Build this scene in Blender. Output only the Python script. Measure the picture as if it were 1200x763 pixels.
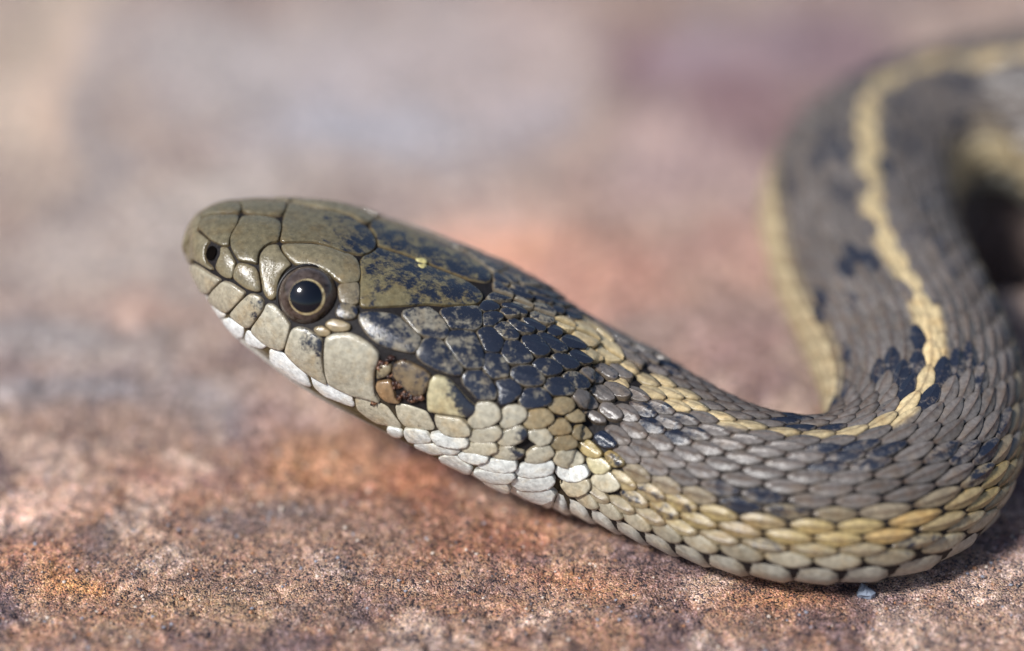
import bpy, math, random
import numpy as np
from mathutils import Vector
from mathutils.bvhtree import BVHTree
from mathutils.geometry import delaunay_2d_cdt

random.seed(7)
RNG = np.random.default_rng(7)
CM = 0.01                                  # everything below is modelled in centimetres, stored in metres
sc = bpy.context.scene
for o in list(bpy.data.objects):
    bpy.data.objects.remove(o)

# ------------------------------------------------------------------ camera, sky, sun, exposure
PITCH = math.radians(35.0)
FPX = 3333.3                               # 100 mm macro lens on a 36 mm sensor, in photograph pixels
CAM = np.array([0.0, -24.0, 19.315])
FWD = np.array([0.0, math.cos(PITCH), -math.sin(PITCH)])
UP = np.array([0.0, math.sin(PITCH), math.cos(PITCH)])
RIGHT = np.array([1.0, 0.0, 0.0])
cam_d = bpy.data.cameras.new('camera')
cam_o = bpy.data.objects.new('camera', cam_d)
sc.collection.objects.link(cam_o)
cam_o.location = Vector(CAM * CM)
cam_o.rotation_euler = (math.pi / 2 - PITCH, 0, 0)
cam_d.lens = 100
cam_d.sensor_width = 36
cam_d.clip_start = 0.01
cam_d.clip_end = 100
cam_d.dof.use_dof = True
cam_d.dof.focus_distance = 29.75 * CM
cam_d.dof.aperture_fstop = 5.0
cam_d.dof.aperture_blades = 0
sc.camera = cam_o

SUN = np.array([-0.50, -0.44, 0.75]); SUN /= np.linalg.norm(SUN)
world = bpy.data.worlds.new('World'); sc.world = world; world.use_nodes = True
wn = world.node_tree; wn.nodes.clear()
wo = wn.nodes.new('ShaderNodeOutputWorld'); wb = wn.nodes.new('ShaderNodeBackground'); ws = wn.nodes.new('ShaderNodeTexSky')
ws.sky_type = 'NISHITA'; ws.sun_disc = False
ws.sun_elevation = math.asin(SUN[2]); ws.sun_rotation = math.atan2(SUN[0], SUN[1])
wb.inputs['Strength'].default_value = 0.085
wn.links.new(ws.outputs[0], wb.inputs[0]); wn.links.new(wb.outputs[0], wo.inputs[0])
sl = bpy.data.lights.new('sun', 'SUN'); so = bpy.data.objects.new('sun', sl); sc.collection.objects.link(so)
sl.energy = 4.2; sl.angle = math.radians(9); sl.color = (1.0, 0.982, 0.96)
so.rotation_euler = Vector(SUN).to_track_quat('Z', 'Y').to_euler()
so.location = (-0.2, -0.3, 0.8)
sc.view_settings.view_transform = 'Standard'; sc.view_settings.look = 'None'
sc.view_settings.exposure = 0.20; sc.view_settings.gamma = 1.0; sc.view_settings.use_curve_mapping = False
sc.render.engine = 'CYCLES'
try:
    sc.cycles.use_denoising = True
    sc.cycles.max_bounces = 6
except Exception:
    pass

# ------------------------------------------------------------------ small helpers
def unproject(u, v, D):
    u = np.asarray(u, float); v = np.asarray(v, float); D = np.asarray(D, float)
    X = (u - 600) / FPX * D; Y = -(v - 381.5) / FPX * D
    return CAM + FWD * D[..., None] + RIGHT * X[..., None] + UP * Y[..., None]

def ray(u, v):
    d = FWD + RIGHT * ((u - 600) / FPX) - UP * ((v - 381.5) / FPX)
    return d / np.linalg.norm(d)

def project(P):
    d = np.asarray(P) - CAM
    D = d @ FWD
    return 600 + (d @ RIGHT) / D * FPX, 381.5 - (d @ UP) / D * FPX, D

def ground_at(u, v, z=0.0):
    d = ray(u, v); t = (z - CAM[2]) / d[2]
    return CAM + d * t

def lin(c):
    c = np.asarray(c, float) / 255.0
    return np.where(c <= 0.04045, c / 12.92, ((c + 0.055) / 1.055) ** 2.4)

def gsmooth(a, sig):
    a = np.asarray(a, float); n = int(sig * 3) + 1
    k = np.exp(-0.5 * (np.arange(-n, n + 1) / sig) ** 2); k /= k.sum()
    sh = a.ndim == 1
    A = a[:, None] if sh else a
    lo = 2 * A[:1] - A[1:n + 1][::-1]; hi = 2 * A[-1:] - A[-n - 1:-1][::-1]
    pad = np.vstack([lo, A, hi])
    out = np.stack([np.convolve(pad[:, j], k, 'valid') for j in range(A.shape[1])], 1)
    return out[:, 0] if sh else out

def spline(y, x, xi):
    """natural cubic spline"""
    x = np.asarray(x, float); y = np.asarray(y, float); n = len(x); h = np.diff(x)
    A = np.zeros((n, n)); r = np.zeros(n); A[0, 0] = A[-1, -1] = 1
    for i in range(1, n - 1):
        A[i, i - 1] = h[i - 1]; A[i, i] = 2 * (h[i - 1] + h[i]); A[i, i + 1] = h[i]
        r[i] = 6 * ((y[i + 1] - y[i]) / h[i] - (y[i] - y[i - 1]) / h[i - 1])
    m = np.linalg.solve(A, r)
    k = np.clip(np.searchsorted(x, xi) - 1, 0, n - 2)
    a = (x[k + 1] - xi) / h[k]; b = (xi - x[k]) / h[k]
    return a * y[k] + b * y[k + 1] + ((a ** 3 - a) * m[k] + (b ** 3 - b) * m[k + 1]) * h[k] ** 2 / 6

def hash2(ix, iy, seed):
    h = (ix.astype(np.int64) * 374761393 + iy.astype(np.int64) * 668265263 + seed * 1442695041) & 0xFFFFFFFF
    h = ((h ^ (h >> 13)) * 1274126177) & 0xFFFFFFFF
    h = h ^ (h >> 16)
    return (h & 0xFFFFFF) / float(0xFFFFFF)

def vnoise(x, y, seed=0):
    ix = np.floor(x); iy = np.floor(y); fx = x - ix; fy = y - iy
    fx = fx * fx * fx * (fx * (fx * 6 - 15) + 10); fy = fy * fy * fy * (fy * (fy * 6 - 15) + 10)
    a = hash2(ix, iy, seed); b = hash2(ix + 1, iy, seed); c = hash2(ix, iy + 1, seed); d = hash2(ix + 1, iy + 1, seed)
    return (a * (1 - fx) + b * fx) * (1 - fy) + (c * (1 - fx) + d * fx) * fy

def fbm(x, y, oct=4, seed=0, gain=0.5):
    s = 0; a = 1; t = 0
    for k in range(oct):
        s = s + a * vnoise(x * 2 ** k + 13.1 * k, y * 2 ** k - 7.7 * k, seed + k); t += a; a *= gain
    return s / t

def mesh_obj(name, verts, faces, mat, parent=None, cols=None, smooth=True, flat=None, ridge=None):
    me = bpy.data.meshes.new(name)
    me.from_pydata((np.asarray(verts) * CM).tolist(), [], faces if isinstance(faces, list) else faces.tolist())
    if smooth:
        me.polygons.foreach_set('use_smooth', [True] * len(me.polygons))
    if flat is not None:                                           # faces of the rim keep a crisp edge
        me.polygons.foreach_set('use_smooth', (~np.asarray(flat, bool)).tolist())
    if ridge is not None:                                          # a sharp keel along these points
        ev_ = np.zeros(len(me.edges) * 2, np.int32); me.edges.foreach_get('vertices', ev_); ev_ = ev_.reshape(-1, 2)
        sh = me.attributes.new('sharp_edge', 'BOOLEAN', 'EDGE') if 'sharp_edge' not in me.attributes else me.attributes['sharp_edge']
        sh.data.foreach_set('value', (ridge[ev_[:, 0]] & ridge[ev_[:, 1]]).tolist())
    if cols is not None:
        at = me.color_attributes.new('tint', 'FLOAT_COLOR', 'POINT')
        at.data.foreach_set('color', np.asarray(cols, np.float32).ravel())
    me.materials.append(mat)
    me.update()
    o = bpy.data.objects.new(name, me)
    sc.collection.objects.link(o)
    if parent is not None:
        o.parent = parent
    return o

# ------------------------------------------------------------------ materials
class NT:
    def __init__(s, name):
        s.m = bpy.data.materials.new(name); s.m.use_nodes = True; s.t = s.m.node_tree; s.t.nodes.clear()
        s.out = s.n('ShaderNodeOutputMaterial'); s.b = s.n('ShaderNodeBsdfPrincipled'); s.l(s.b.outputs[0], s.out.inputs[0])
    def n(s, k, **p):
        x = s.t.nodes.new(k)
        for a, v in p.items(): setattr(x, a, v)
        return x
    def l(s, a, b): s.t.links.new(a, b)
    def coord(s, scale=100.0):
        g = s.n('ShaderNodeTexCoord'); v = s.n('ShaderNodeVectorMath', operation='SCALE'); v.inputs['Scale'].default_value = scale
        s.l(g.outputs['Object'], v.inputs[0]); return v.outputs[0]
    def noise(s, co, scale, detail=3, rough=0.55, dist=0.0):
        x = s.n('ShaderNodeTexNoise'); s.l(co, x.inputs['Vector']); x.inputs['Scale'].default_value = scale
        x.inputs['Detail'].default_value = detail; x.inputs['Roughness'].default_value = rough; x.inputs['Distortion'].default_value = dist
        return x.outputs['Fac']
    def mr(s, v, a, b, c=0.0, d=1.0, smooth=False):
        x = s.n('ShaderNodeMapRange'); x.interpolation_type = 'SMOOTHSTEP' if smooth else 'LINEAR'
        s.l(v, x.inputs['Value'])
        for k, q in zip(('From Min', 'From Max', 'To Min', 'To Max'), (a, b, c, d)):
            if isinstance(q, (int, float)): x.inputs[k].default_value = q
            else: s.l(q, x.inputs[k])
        return x.outputs[0]
    def math(s, op, a, b=None, clamp=False):
        x = s.n('ShaderNodeMath', operation=op); x.use_clamp = clamp
        for i, q in enumerate((a, b)):
            if q is None: continue
            if isinstance(q, (int, float)): x.inputs[i].default_value = q
            else: s.l(q, x.inputs[i])
        return x.outputs[0]
    def mix(s, f, a, b, mode='MIX'):
        x = s.n('ShaderNodeMix', data_type='RGBA', blend_type=mode)
        for i, q in ((0, f), (6, a), (7, b)):
            if isinstance(q, (int, float)): x.inputs[i].default_value = q
            elif isinstance(q, (tuple, list, np.ndarray)): x.inputs[i].default_value = (*[float(t) for t in q[:3]], 1)
            else: s.l(q, x.inputs[i])
        return x.outputs[2]
    def attr(s, name='tint'):
        a = s.n('ShaderNodeAttribute'); a.attribute_name = name; return a
    def bump(s, h, strength, dist):
        x = s.n('ShaderNodeBump'); x.inputs['Strength'].default_value = strength; x.inputs['Distance'].default_value = dist
        s.l(h, x.inputs['Height']); s.l(x.outputs[0], s.b.inputs['Normal'])

def scale_material(name, rough=0.36, spec=0.5, stretch=1.0, spots=1.0):
    """pigmented horn: own colour from the tint, dark blue-black flecks where the alpha says there are many"""
    t = NT(name); co = t.coord()
    a = t.attr()
    n1 = t.noise(co, 7.5, 6, 0.66, 0.15)
    n2 = t.noise(co, 34.0, 3, 0.6)
    f = t.math('ADD', t.math('MULTIPLY', n1, 0.78), t.math('MULTIPLY', n2, 0.22))
    thr = t.mr(a.outputs['Alpha'], 0, 1, 0.30, 0.70)
    d = t.math('SUBTRACT', thr, f)
    fl = t.mr(d, -0.07, 0.09, 0, .97, True)
    n3 = t.noise(co, 16.0, 4, 0.6)
    shade = t.mr(n3, 0.3, 0.7, 0.68, 1.24)
    gx = t.n('ShaderNodeCombineColor')
    for i in range(3): t.l(shade, gx.inputs[i])
    base = t.mix(1.0, a.outputs['Color'], gx.outputs[0], 'MULTIPLY')
    warm = t.mr(t.noise(co, 5.0, 3, 0.6), 0.48, 0.70, 0.0, 0.55)
    base = t.mix(warm, base, t.mix(1.0, base, (1.0, 0.83, 0.62), 'MULTIPLY'))
    speck = t.mr(t.noise(co, 48.0, 3, 0.6), 0.62, 0.70, 0.0, 0.45)
    base = t.mix(speck, base, (0.03, 0.028, 0.03))
    c = t.mix(fl, base, (0.011, 0.016, 0.031))
    t.l(c, t.b.inputs['Base Color'])
    t.l(t.mr(n2, 0.3, 0.7, rough - 0.10, rough + 0.14), t.b.inputs['Roughness'])
    t.b.inputs['Specular IOR Level'].default_value = spec
    h = t.math('ADD', t.math('MULTIPLY', n2, 0.7), t.math('MULTIPLY', t.noise(co, 120.0, 2, 0.5), 0.3))
    t.bump(h, 0.32, 0.00018)
    return t.m

M_HEAD = scale_material('head_horn', 0.18, 0.6)
M_BODY = scale_material('body_horn', 0.34, 0.5)

def simple(name, col, rough, spec=0.5, coat=0.0):
    t = NT(name); t.b.inputs['Base Color'].default_value = (*[float(x) for x in col[:3]], 1)
    t.b.inputs['Roughness'].default_value = rough; t.b.inputs['Specular IOR Level'].default_value = spec
    t.b.inputs['Coat Weight'].default_value = coat; t.b.inputs['Coat Roughness'].default_value = 0.05
    return t

def skin_material():
    t = NT('bare_skin'); co = t.coord(); a = t.attr()
    n = t.noise(co, 30, 3)
    g = t.mr(n, 0.3, 0.7, 0.7, 1.3); gx = t.n('ShaderNodeCombineColor')
    for i in range(3): t.l(g, gx.inputs[i])
    t.l(t.mix(1.0, a.outputs['Color'], gx.outputs[0], 'MULTIPLY'), t.b.inputs['Base Color'])
    t.b.inputs['Roughness'].default_value = 0.6; t.b.inputs['Specular IOR Level'].default_value = 0.18
    t.bump(n, 0.4, 0.0002)
    return t.m
M_SKIN = skin_material()

# ------------------------------------------------------------------ the snake's surface
# each rung: both outlines of the animal and how far across it the midline of the back lies
RUNGS = [
 # Tx, Ty, Bx, By, m
 (219, 288, 219, 289, .10), (221, 273, 220.5, 304, .10), (227, 257.5, 225, 321, .10), (240, 245.5, 236, 341, .105),
 (262, 237, 254, 368, .12), (290, 234, 276, 396, .125), (325, 231.5, 303, 418, .135), (365, 230.5, 333, 441, .155),
 (405, 234, 362, 460, .165), (445, 252, 391, 477, .16), (480, 265, 420, 491, .15), (520, 281, 452, 507, .148),
 (560, 296, 485, 524, .15), (600, 313, 520, 541, .155), (640, 336, 560, 560, .14), (675, 362, 605, 579, .115),
 (710, 384, 650, 596, .105), (750, 407, 700, 612, .115), (790, 432, 752, 632, .115), (830, 456, 805, 652, .105),
 (870, 475, 860, 669, .095), (910, 486, 912, 679, .098), (945, 490, 965, 683, .105), (972, 488, 1015, 681, .12),
 (985, 480, 1065, 673, .155), (991, 470, 1115, 651, .21), (989, 456, 1155, 617, .28), (981, 441, 1182, 570, .34),
 (970, 425, 1194, 520, .385), (957, 407, 1195, 470, .42), (943, 386, 1182, 418, .44), (927, 358, 1164, 372, .455),
 (912, 325, 1145, 335, .475), (899, 285, 1129, 300, .53), (893, 245, 1119, 268, .50), (900, 205, 1117, 246, .44),
 (918, 165, 1121, 232, .37), (950, 125, 1132, 226, .29), (1000, 90, 1152, 225, .20), (1070, 60, 1182, 232, .15),
 (1150, 42, 1213, 242, .135), (1250, 30, 1275, 250, .13), (1350, 25, 1360, 250, .13), (1460, 35, 1460, 240, .12),
 (1570, 60, 1560, 220, .12), (1680, 95, 1660, 200, .12), (1780, 130, 1770, 180, .12), (1840, 160, 1838, 166, .12)]
R_ = np.array(RUNGS, float)
NU, NQ = 1100, 56
xr = np.arange(len(R_))
UI = np.linspace(0, len(R_) - 1, NU)
Tx, Ty, Bx, By, Mf = [spline(R_[:, k], xr, UI) for k in range(5)]
T2 = np.stack([Tx, Ty], 1); B2 = np.stack([Bx, By], 1)

def tab(xs, ys): return np.interp(UI, xs, ys)
hu = tab([0, 4, 8, 12, 15, 18, 22, 27, 47], [.85, .80, .70, .70, .76, .82, .80, .88, .88])      # height of the back half / half width
hl = tab([0, 4, 8, 12, 15, 18, 22, 27, 47], [.85, .85, .80, .78, .76, .74, .64, .66, .66])
pu = tab([0, 5, 8, 12, 16, 47], [.90, .80, .80, .86, .98, .98])                       # boxiness
pl = tab([0, 5, 12, 18, 22, 47], [.95, .85, .85, .88, .70, .70])
th = np.linspace(0, math.pi, 181)
def profile(i):
    c = np.cos(th); s = np.sin(th)
    p = np.where(c >= 0, pu[i], pl[i]); h = np.where(c >= 0, hu[i], hl[i])
    x = np.abs(s) ** p; z = np.sign(c) * np.abs(c) ** p * h
    d = np.r_[0, np.cumsum(np.hypot(np.diff(x), np.diff(z)))]; d /= d[-1]
    q = np.linspace(0, 1, NQ + 1)
    return np.interp(q, d, x), np.interp(q, d, z)
PX = np.zeros((NU, NQ + 1)); PZ = np.zeros((NU, NQ + 1))
for i in range(NU):
    PX[i], PZ[i] = profile(i)
FX = np.concatenate([-PX[:, ::-1], PX[:, 1:]], 1); FZ = np.concatenate([PZ[:, ::-1], PZ[:, 1:]], 1)   # q from -1 to 1
QS = np.linspace(-1, 1, 2 * NQ + 1)
rho_grid = np.radians(np.linspace(2, 150, 149))
ratios = np.zeros((NU, len(rho_grid)))
for k, r in enumerate(rho_grid):
    a = FZ * math.cos(r) - FX * math.sin(r)
    ratios[:, k] = (a.max(1) - PZ[:, 0] * math.cos(r)) / (a.max(1) - a.min(1))
rho = np.array([np.interp(Mf[i], np.maximum.accumulate(ratios[i]), rho_grid) for i in range(NU)])
rho = gsmooth(rho, 10)
a = FZ * np.cos(rho)[:, None] - FX * np.sin(rho)[:, None]
Ap = a.max(1); Am = a.min(1)

D_FREE = tab([0, 10, 16, 20, 47], [30.5, 30.6, 30.5, 30.2, 30.1])
wg = np.clip((UI - 14.5) / 7.0, 0, 1); wg = wg * wg * (3 - 2 * wg)
D = D_FREE.copy(); mid = (T2 + B2) / 2
# a first guess of the depth of what lies on the ground
for i in range(NU):
    if wg[i] > 0:
        d = ray(*mid[i]); t = (0.85 - CAM[2]) / d[2]; Dg0 = t * (d @ FWD); D[i] = D_FREE[i] * (1 - wg[i]) + wg[i] * Dg0
Dg = D.copy()
RUNG = T2 - B2; RUNG[:26] = RUNG[26]; RUNG /= np.linalg.norm(RUNG, axis=1)[:, None]; RUNG = gsmooth(RUNG, 4); RUNG /= np.linalg.norm(RUNG, axis=1)[:, None]
for it in range(14):
    C = unproject(mid[:, 0], mid[:, 1], D)
    t = np.gradient(gsmooth(C, 6), axis=0); t /= np.linalg.norm(t, axis=1)[:, None]
    t = gsmooth(t, 5); t /= np.linalg.norm(t, axis=1)[:, None]
    v = C - CAM; v /= np.linalg.norm(v, axis=1)[:, None]
    m0 = (T2 + B2) / 2
    e1 = RUNG[:, :1] * RIGHT - RUNG[:, 1:] * UP                    # the section lies along its rung
    e1 = e1 - (e1 * v).sum(1)[:, None] * v; e1 /= np.linalg.norm(e1, axis=1)[:, None]
    t = t - (t * e1).sum(1)[:, None] * e1; t /= np.linalg.norm(t, axis=1)[:, None]
    e2 = -v + (v * t).sum(1)[:, None] * t; e2 /= np.linalg.norm(e2, axis=1)[:, None]
    im = np.stack([e1 @ RIGHT, -(e1 @ UP)], 1); im /= np.linalg.norm(im, axis=1)[:, None]
    aT = ((T2 - m0) * im).sum(1); aB = ((B2 - m0) * im).sum(1)
    k = np.maximum(aT - aB, 0.2) / (Ap - Am)
    off = aT - k * Ap
    mid = m0 + im * off[:, None]
    kc = k * D / FPX
    dv = np.cos(rho)[:, None] * e1 + np.sin(rho)[:, None] * e2
    lv = -np.sin(rho)[:, None] * e1 + np.cos(rho)[:, None] * e2
    zlow = (C[:, 2][:, None] + kc[:, None] * (FX * lv[:, 2][:, None] + FZ * dv[:, 2][:, None])).min(1) + 0.02
    st = -(v[:, 2])
    Dg = Dg + 0.7 * zlow / st
    Dg = np.where(wg > 0, Dg, D_FREE)
    D = (1 - wg) * D_FREE + wg * Dg
    D = gsmooth(D, 8)
kc = gsmooth(kc, 1.0); 
C = unproject(mid[:, 0], mid[:, 1], D)
C[40:] = gsmooth(C, 5)[40:]
POS = C[:, None, :] + kc[:, None, None] * (FX[..., None] * lv[:, None, :] + FZ[..., None] * dv[:, None, :])
CLEN = np.r_[0, np.cumsum(np.linalg.norm(np.diff(C, axis=0), axis=1))]          # centre-line length
HALF = np.linalg.norm(np.diff(POS[:, NQ:], axis=1), axis=2).sum(1)              # back to belly round the side

def grid_normals(P):
    du = np.gradient(P, axis=0); dq = np.gradient(P, axis=1)
    n = np.cross(dq, du)
    n /= np.maximum(np.linalg.norm(n, axis=2), 1e-9)[..., None]
    c = P.mean(1, keepdims=True)
    flip = ((P - c) * n).sum(2).mean(1) < 0
    n[flip] *= -1
    return n
NRM = grid_normals(POS)

def make_bvh():
    W = 2 * NQ + 1
    ii, jj = np.meshgrid(np.arange(NU - 1), np.arange(W - 1), indexing='ij')
    b = (ii * W + jj).ravel()
    F = np.stack([b, b + 1, b + W + 1, b + W], 1)
    return BVHTree.FromPolygons(POS.reshape(-1, 3).tolist(), F.tolist())
BVH = make_bvh()

def face_uq(fi, p):
    W = 2 * NQ
    i, j = divmod(fi, W)
    A = POS[i, j]; eu = POS[i + 1, j] - A; eq = POS[i, j + 1] - A; e3 = POS[i + 1, j + 1] - A
    x = y = 0.5
    p = np.asarray(p)
    for _ in range(4):                                     # invert the bilinear patch
        f = A + eu * x + eq * y + (e3 - eu - eq) * x * y - p
        fx = eu + (e3 - eu - eq) * y; fy = eq + (e3 - eu - eq) * x
        g11 = fx @ fx; g12 = fx @ fy; g22 = fy @ fy; b1 = -(fx @ f); b2 = -(fy @ f)
        det = g11 * g22 - g12 * g12
        if abs(det) < 1e-14: break
        x += (g22 * b1 - g12 * b2) / det; y += (g11 * b2 - g12 * b1) / det
    x = min(max(x, 0), 1); y = min(max(y, 0), 1)
    return i + x, QS[j] + (QS[j + 1] - QS[j]) * y

def hit_px(u, v):
    d = ray(u, v)
    loc, nor, fi, dist = BVH.ray_cast(Vector(CAM), Vector(d))
    if loc is None: return None
    return face_uq(fi, loc)

def ev(arr, uf, q):
    uf = np.clip(np.asarray(uf, float), 0, NU - 1.001); q = np.clip(np.asarray(q, float), -1, 1)
    jf = np.clip((q + 1) * NQ, 0, 2 * NQ - 0.001)
    i = uf.astype(int); j = jf.astype(int); x = (uf - i)[..., None]; y = (jf - j)[..., None]
    return (arr[i, j] * (1 - x) + arr[i + 1, j] * x) * (1 - y) + (arr[i, j + 1] * (1 - x) + arr[i + 1, j + 1] * x) * y

# relief of the skull: brow ridge, hollow before the eye, swollen cheek, lip
def add_relief():
    global NRM, BVH
    items = [((385, 305), 34, 13, .03, 20), ((361, 347), 34, 32, -.10, 0), ((318, 322), 16, 18, -.05, 0), ((300, 265), 30, 12, .03, 10),
             ((470, 420), 60, 40, .05, 25), ((345, 400), 60, 16, .035, 30), ((490, 340), 70, 14, .025, 10), ((255, 300), 14, 14, .015, 0), ((452, 440), 26, 16, -.05, 20)]
    U, V, _ = project(POS.reshape(-1, 3)); U = U.reshape(NU, -1); V = V.reshape(NU, -1)
    facing = ((CAM - POS) * NRM).sum(2)
    disp = np.zeros((NU, 2 * NQ + 1))
    for (cx, cy), rx, ry, h, ang in items:
        an = math.radians(ang); dx = U - cx; dy = V - cy
        xx = dx * math.cos(an) + dy * math.sin(an); yy = -dx * math.sin(an) + dy * math.cos(an)
        w = np.exp(-0.5 * ((xx / rx) ** 2 + (yy / ry) ** 2) * 1.4)
        disp += h * np.where(facing > 0, w, 0)
    near = disp.copy(); near[:, :NQ] = 0
    disp = np.maximum(np.abs(near), 0) * np.sign(near); disp = disp + disp[:, ::-1]
    disp[:, NQ] = near[:, NQ]; disp[:, :NQ] *= .5
    disp = gsmooth(disp, 3.0)
    disp = gsmooth(disp.T, 1.2).T
    POS[:] = POS + NRM * disp[..., None]
    NRM = grid_normals(POS)
    BVH = make_bvh()
add_relief()

# ------------------------------------------------------------------ the snake itself
snake = bpy.data.objects.new('snake', None)
sc.collection.objects.link(snake)
_u0 = int(np.searchsorted(UI, 22)); _p = C[_u0].copy()
snake.location = (0, 0, 0)
snake.empty_display_size = 0.01
snake['label'] = 'olive-headed striped snake resting in a curve on reddish rock with its head raised'
snake['category'] = 'snake'

def skin():
    iu = np.unique(np.r_[np.arange(0, 40, 1), np.arange(40, NU, 2), NU - 1]); jq = np.arange(0, 2 * NQ + 1, 2)
    P = (POS - NRM * 0.014)[iu][:, jq]
    Q = np.abs(QS[jq])[None, :].repeat(len(iu), 0); Uu = UI[iu][:, None].repeat(len(jq), 1)
    dark = lin((30, 27, 28)); olive = lin((92, 80, 56)); cream = lin((212, 212, 204))
    w = np.clip((Q - 0.50) / 0.12, 0, 1) * np.clip((17.5 - Uu) / 2.5, 0, 1)
    wc = np.clip((Q - np.interp(Uu, [0, 4, 8, 12, 15], [.64, .62, .64, .71, .80])) / 0.05, 0, 1) * np.clip((19 - Uu) / 3, 0, 1)
    col = dark * (1 - w[..., None]) + olive * w[..., None]; col = col * (1 - wc[..., None]) + cream * wc[..., None]
    col = np.concatenate([col, np.zeros(col.shape[:2] + (1,))], 2)
    W = len(jq); F = []
    for i in range(len(iu) - 1):
        for j in range(W - 1):
            F.append((i * W + j, i * W + j + 1, (i + 1) * W + j + 1, (i + 1) * W + j))
    return mesh_obj('body', P.reshape(-1, 3), F, M_SKIN, snake, col.reshape(-1, 4))
BODY = skin()

ORI = {'A': (210, 225), 'B': (330, 225), 'C': (450, 250), 'D': (560, 290), 'E': (210, 305), 'F': (260, 380), 'G': (360, 380), 'H': (400, 450),
       'I': (400, 350), 'J': (520, 335), 'K': (500, 400), 'N': (480, 480), 'O': (590, 490), 'P': (600, 400), 'Q': (600, 340), 'R': (680, 540)}
def zz(key, pts):
    if key == '': return [tuple(p) for p in pts]
    if key == 'Z': return [(300 + x / 7.63, 300 + y / 7.63) for x, y in pts]
    ox, oy = ORI[key]
    return [(ox + x / 8, oy + y / 8) for x, y in pts]

def chaikin(p, n=2, c=.22):
    p = np.asarray(p, float)
    for _ in range(n):
        q = np.roll(p, -1, 0)
        p = np.stack([(1 - c) * p + c * q, c * p + (1 - c) * q], 1).reshape(-1, 2)
    return p

def resample(p, step):
    p = np.vstack([p, p[:1]]); d = np.r_[0, np.cumsum(np.hypot(*np.diff(p, axis=0).T))]
    n = max(10, int(d[-1] / step)); t = np.linspace(0, d[-1], n, endpoint=False)
    return np.stack([np.interp(t, d, p[:, 0]), np.interp(t, d, p[:, 1])], 1)

def seg_dist(pts, poly):
    a = poly; b = np.roll(poly, -1, 0); ab = b - a
    t = ((pts[:, None] - a) * ab).sum(2) / np.maximum((ab * ab).sum(1), 1e-12)
    t = np.clip(t, 0, 1); pr = a + ab * t[..., None]
    return np.hypot(*(pts[:, None] - pr).transpose(2, 0, 1)).min(1)

def inside(pts, poly):
    x, y = pts[:, 0], pts[:, 1]; c = np.zeros(len(pts), bool); n = len(poly)
    for i in range(n):
        x1, y1 = poly[i]; x2, y2 = poly[(i + 1) % n]
        if y1 == y2: continue
        c ^= ((y1 > y) != (y2 > y)) & (x < (x2 - x1) * (y - y1) / (y2 - y1) + x1)
    return c

TRACED = []          # outlines already covered, in (u, q)
def px_to_uq(poly):
    cx, cy = np.mean(poly, 0); out = []
    for (x, y) in poly:
        r = None
        for f in np.linspace(0, 0.9, 19):
            r = hit_px(x + (cx - x) * f, y + (cy - y) * f)
            if r is not None: break
        if r is None: return None
        out.append(r)
    return np.array(out)

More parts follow.
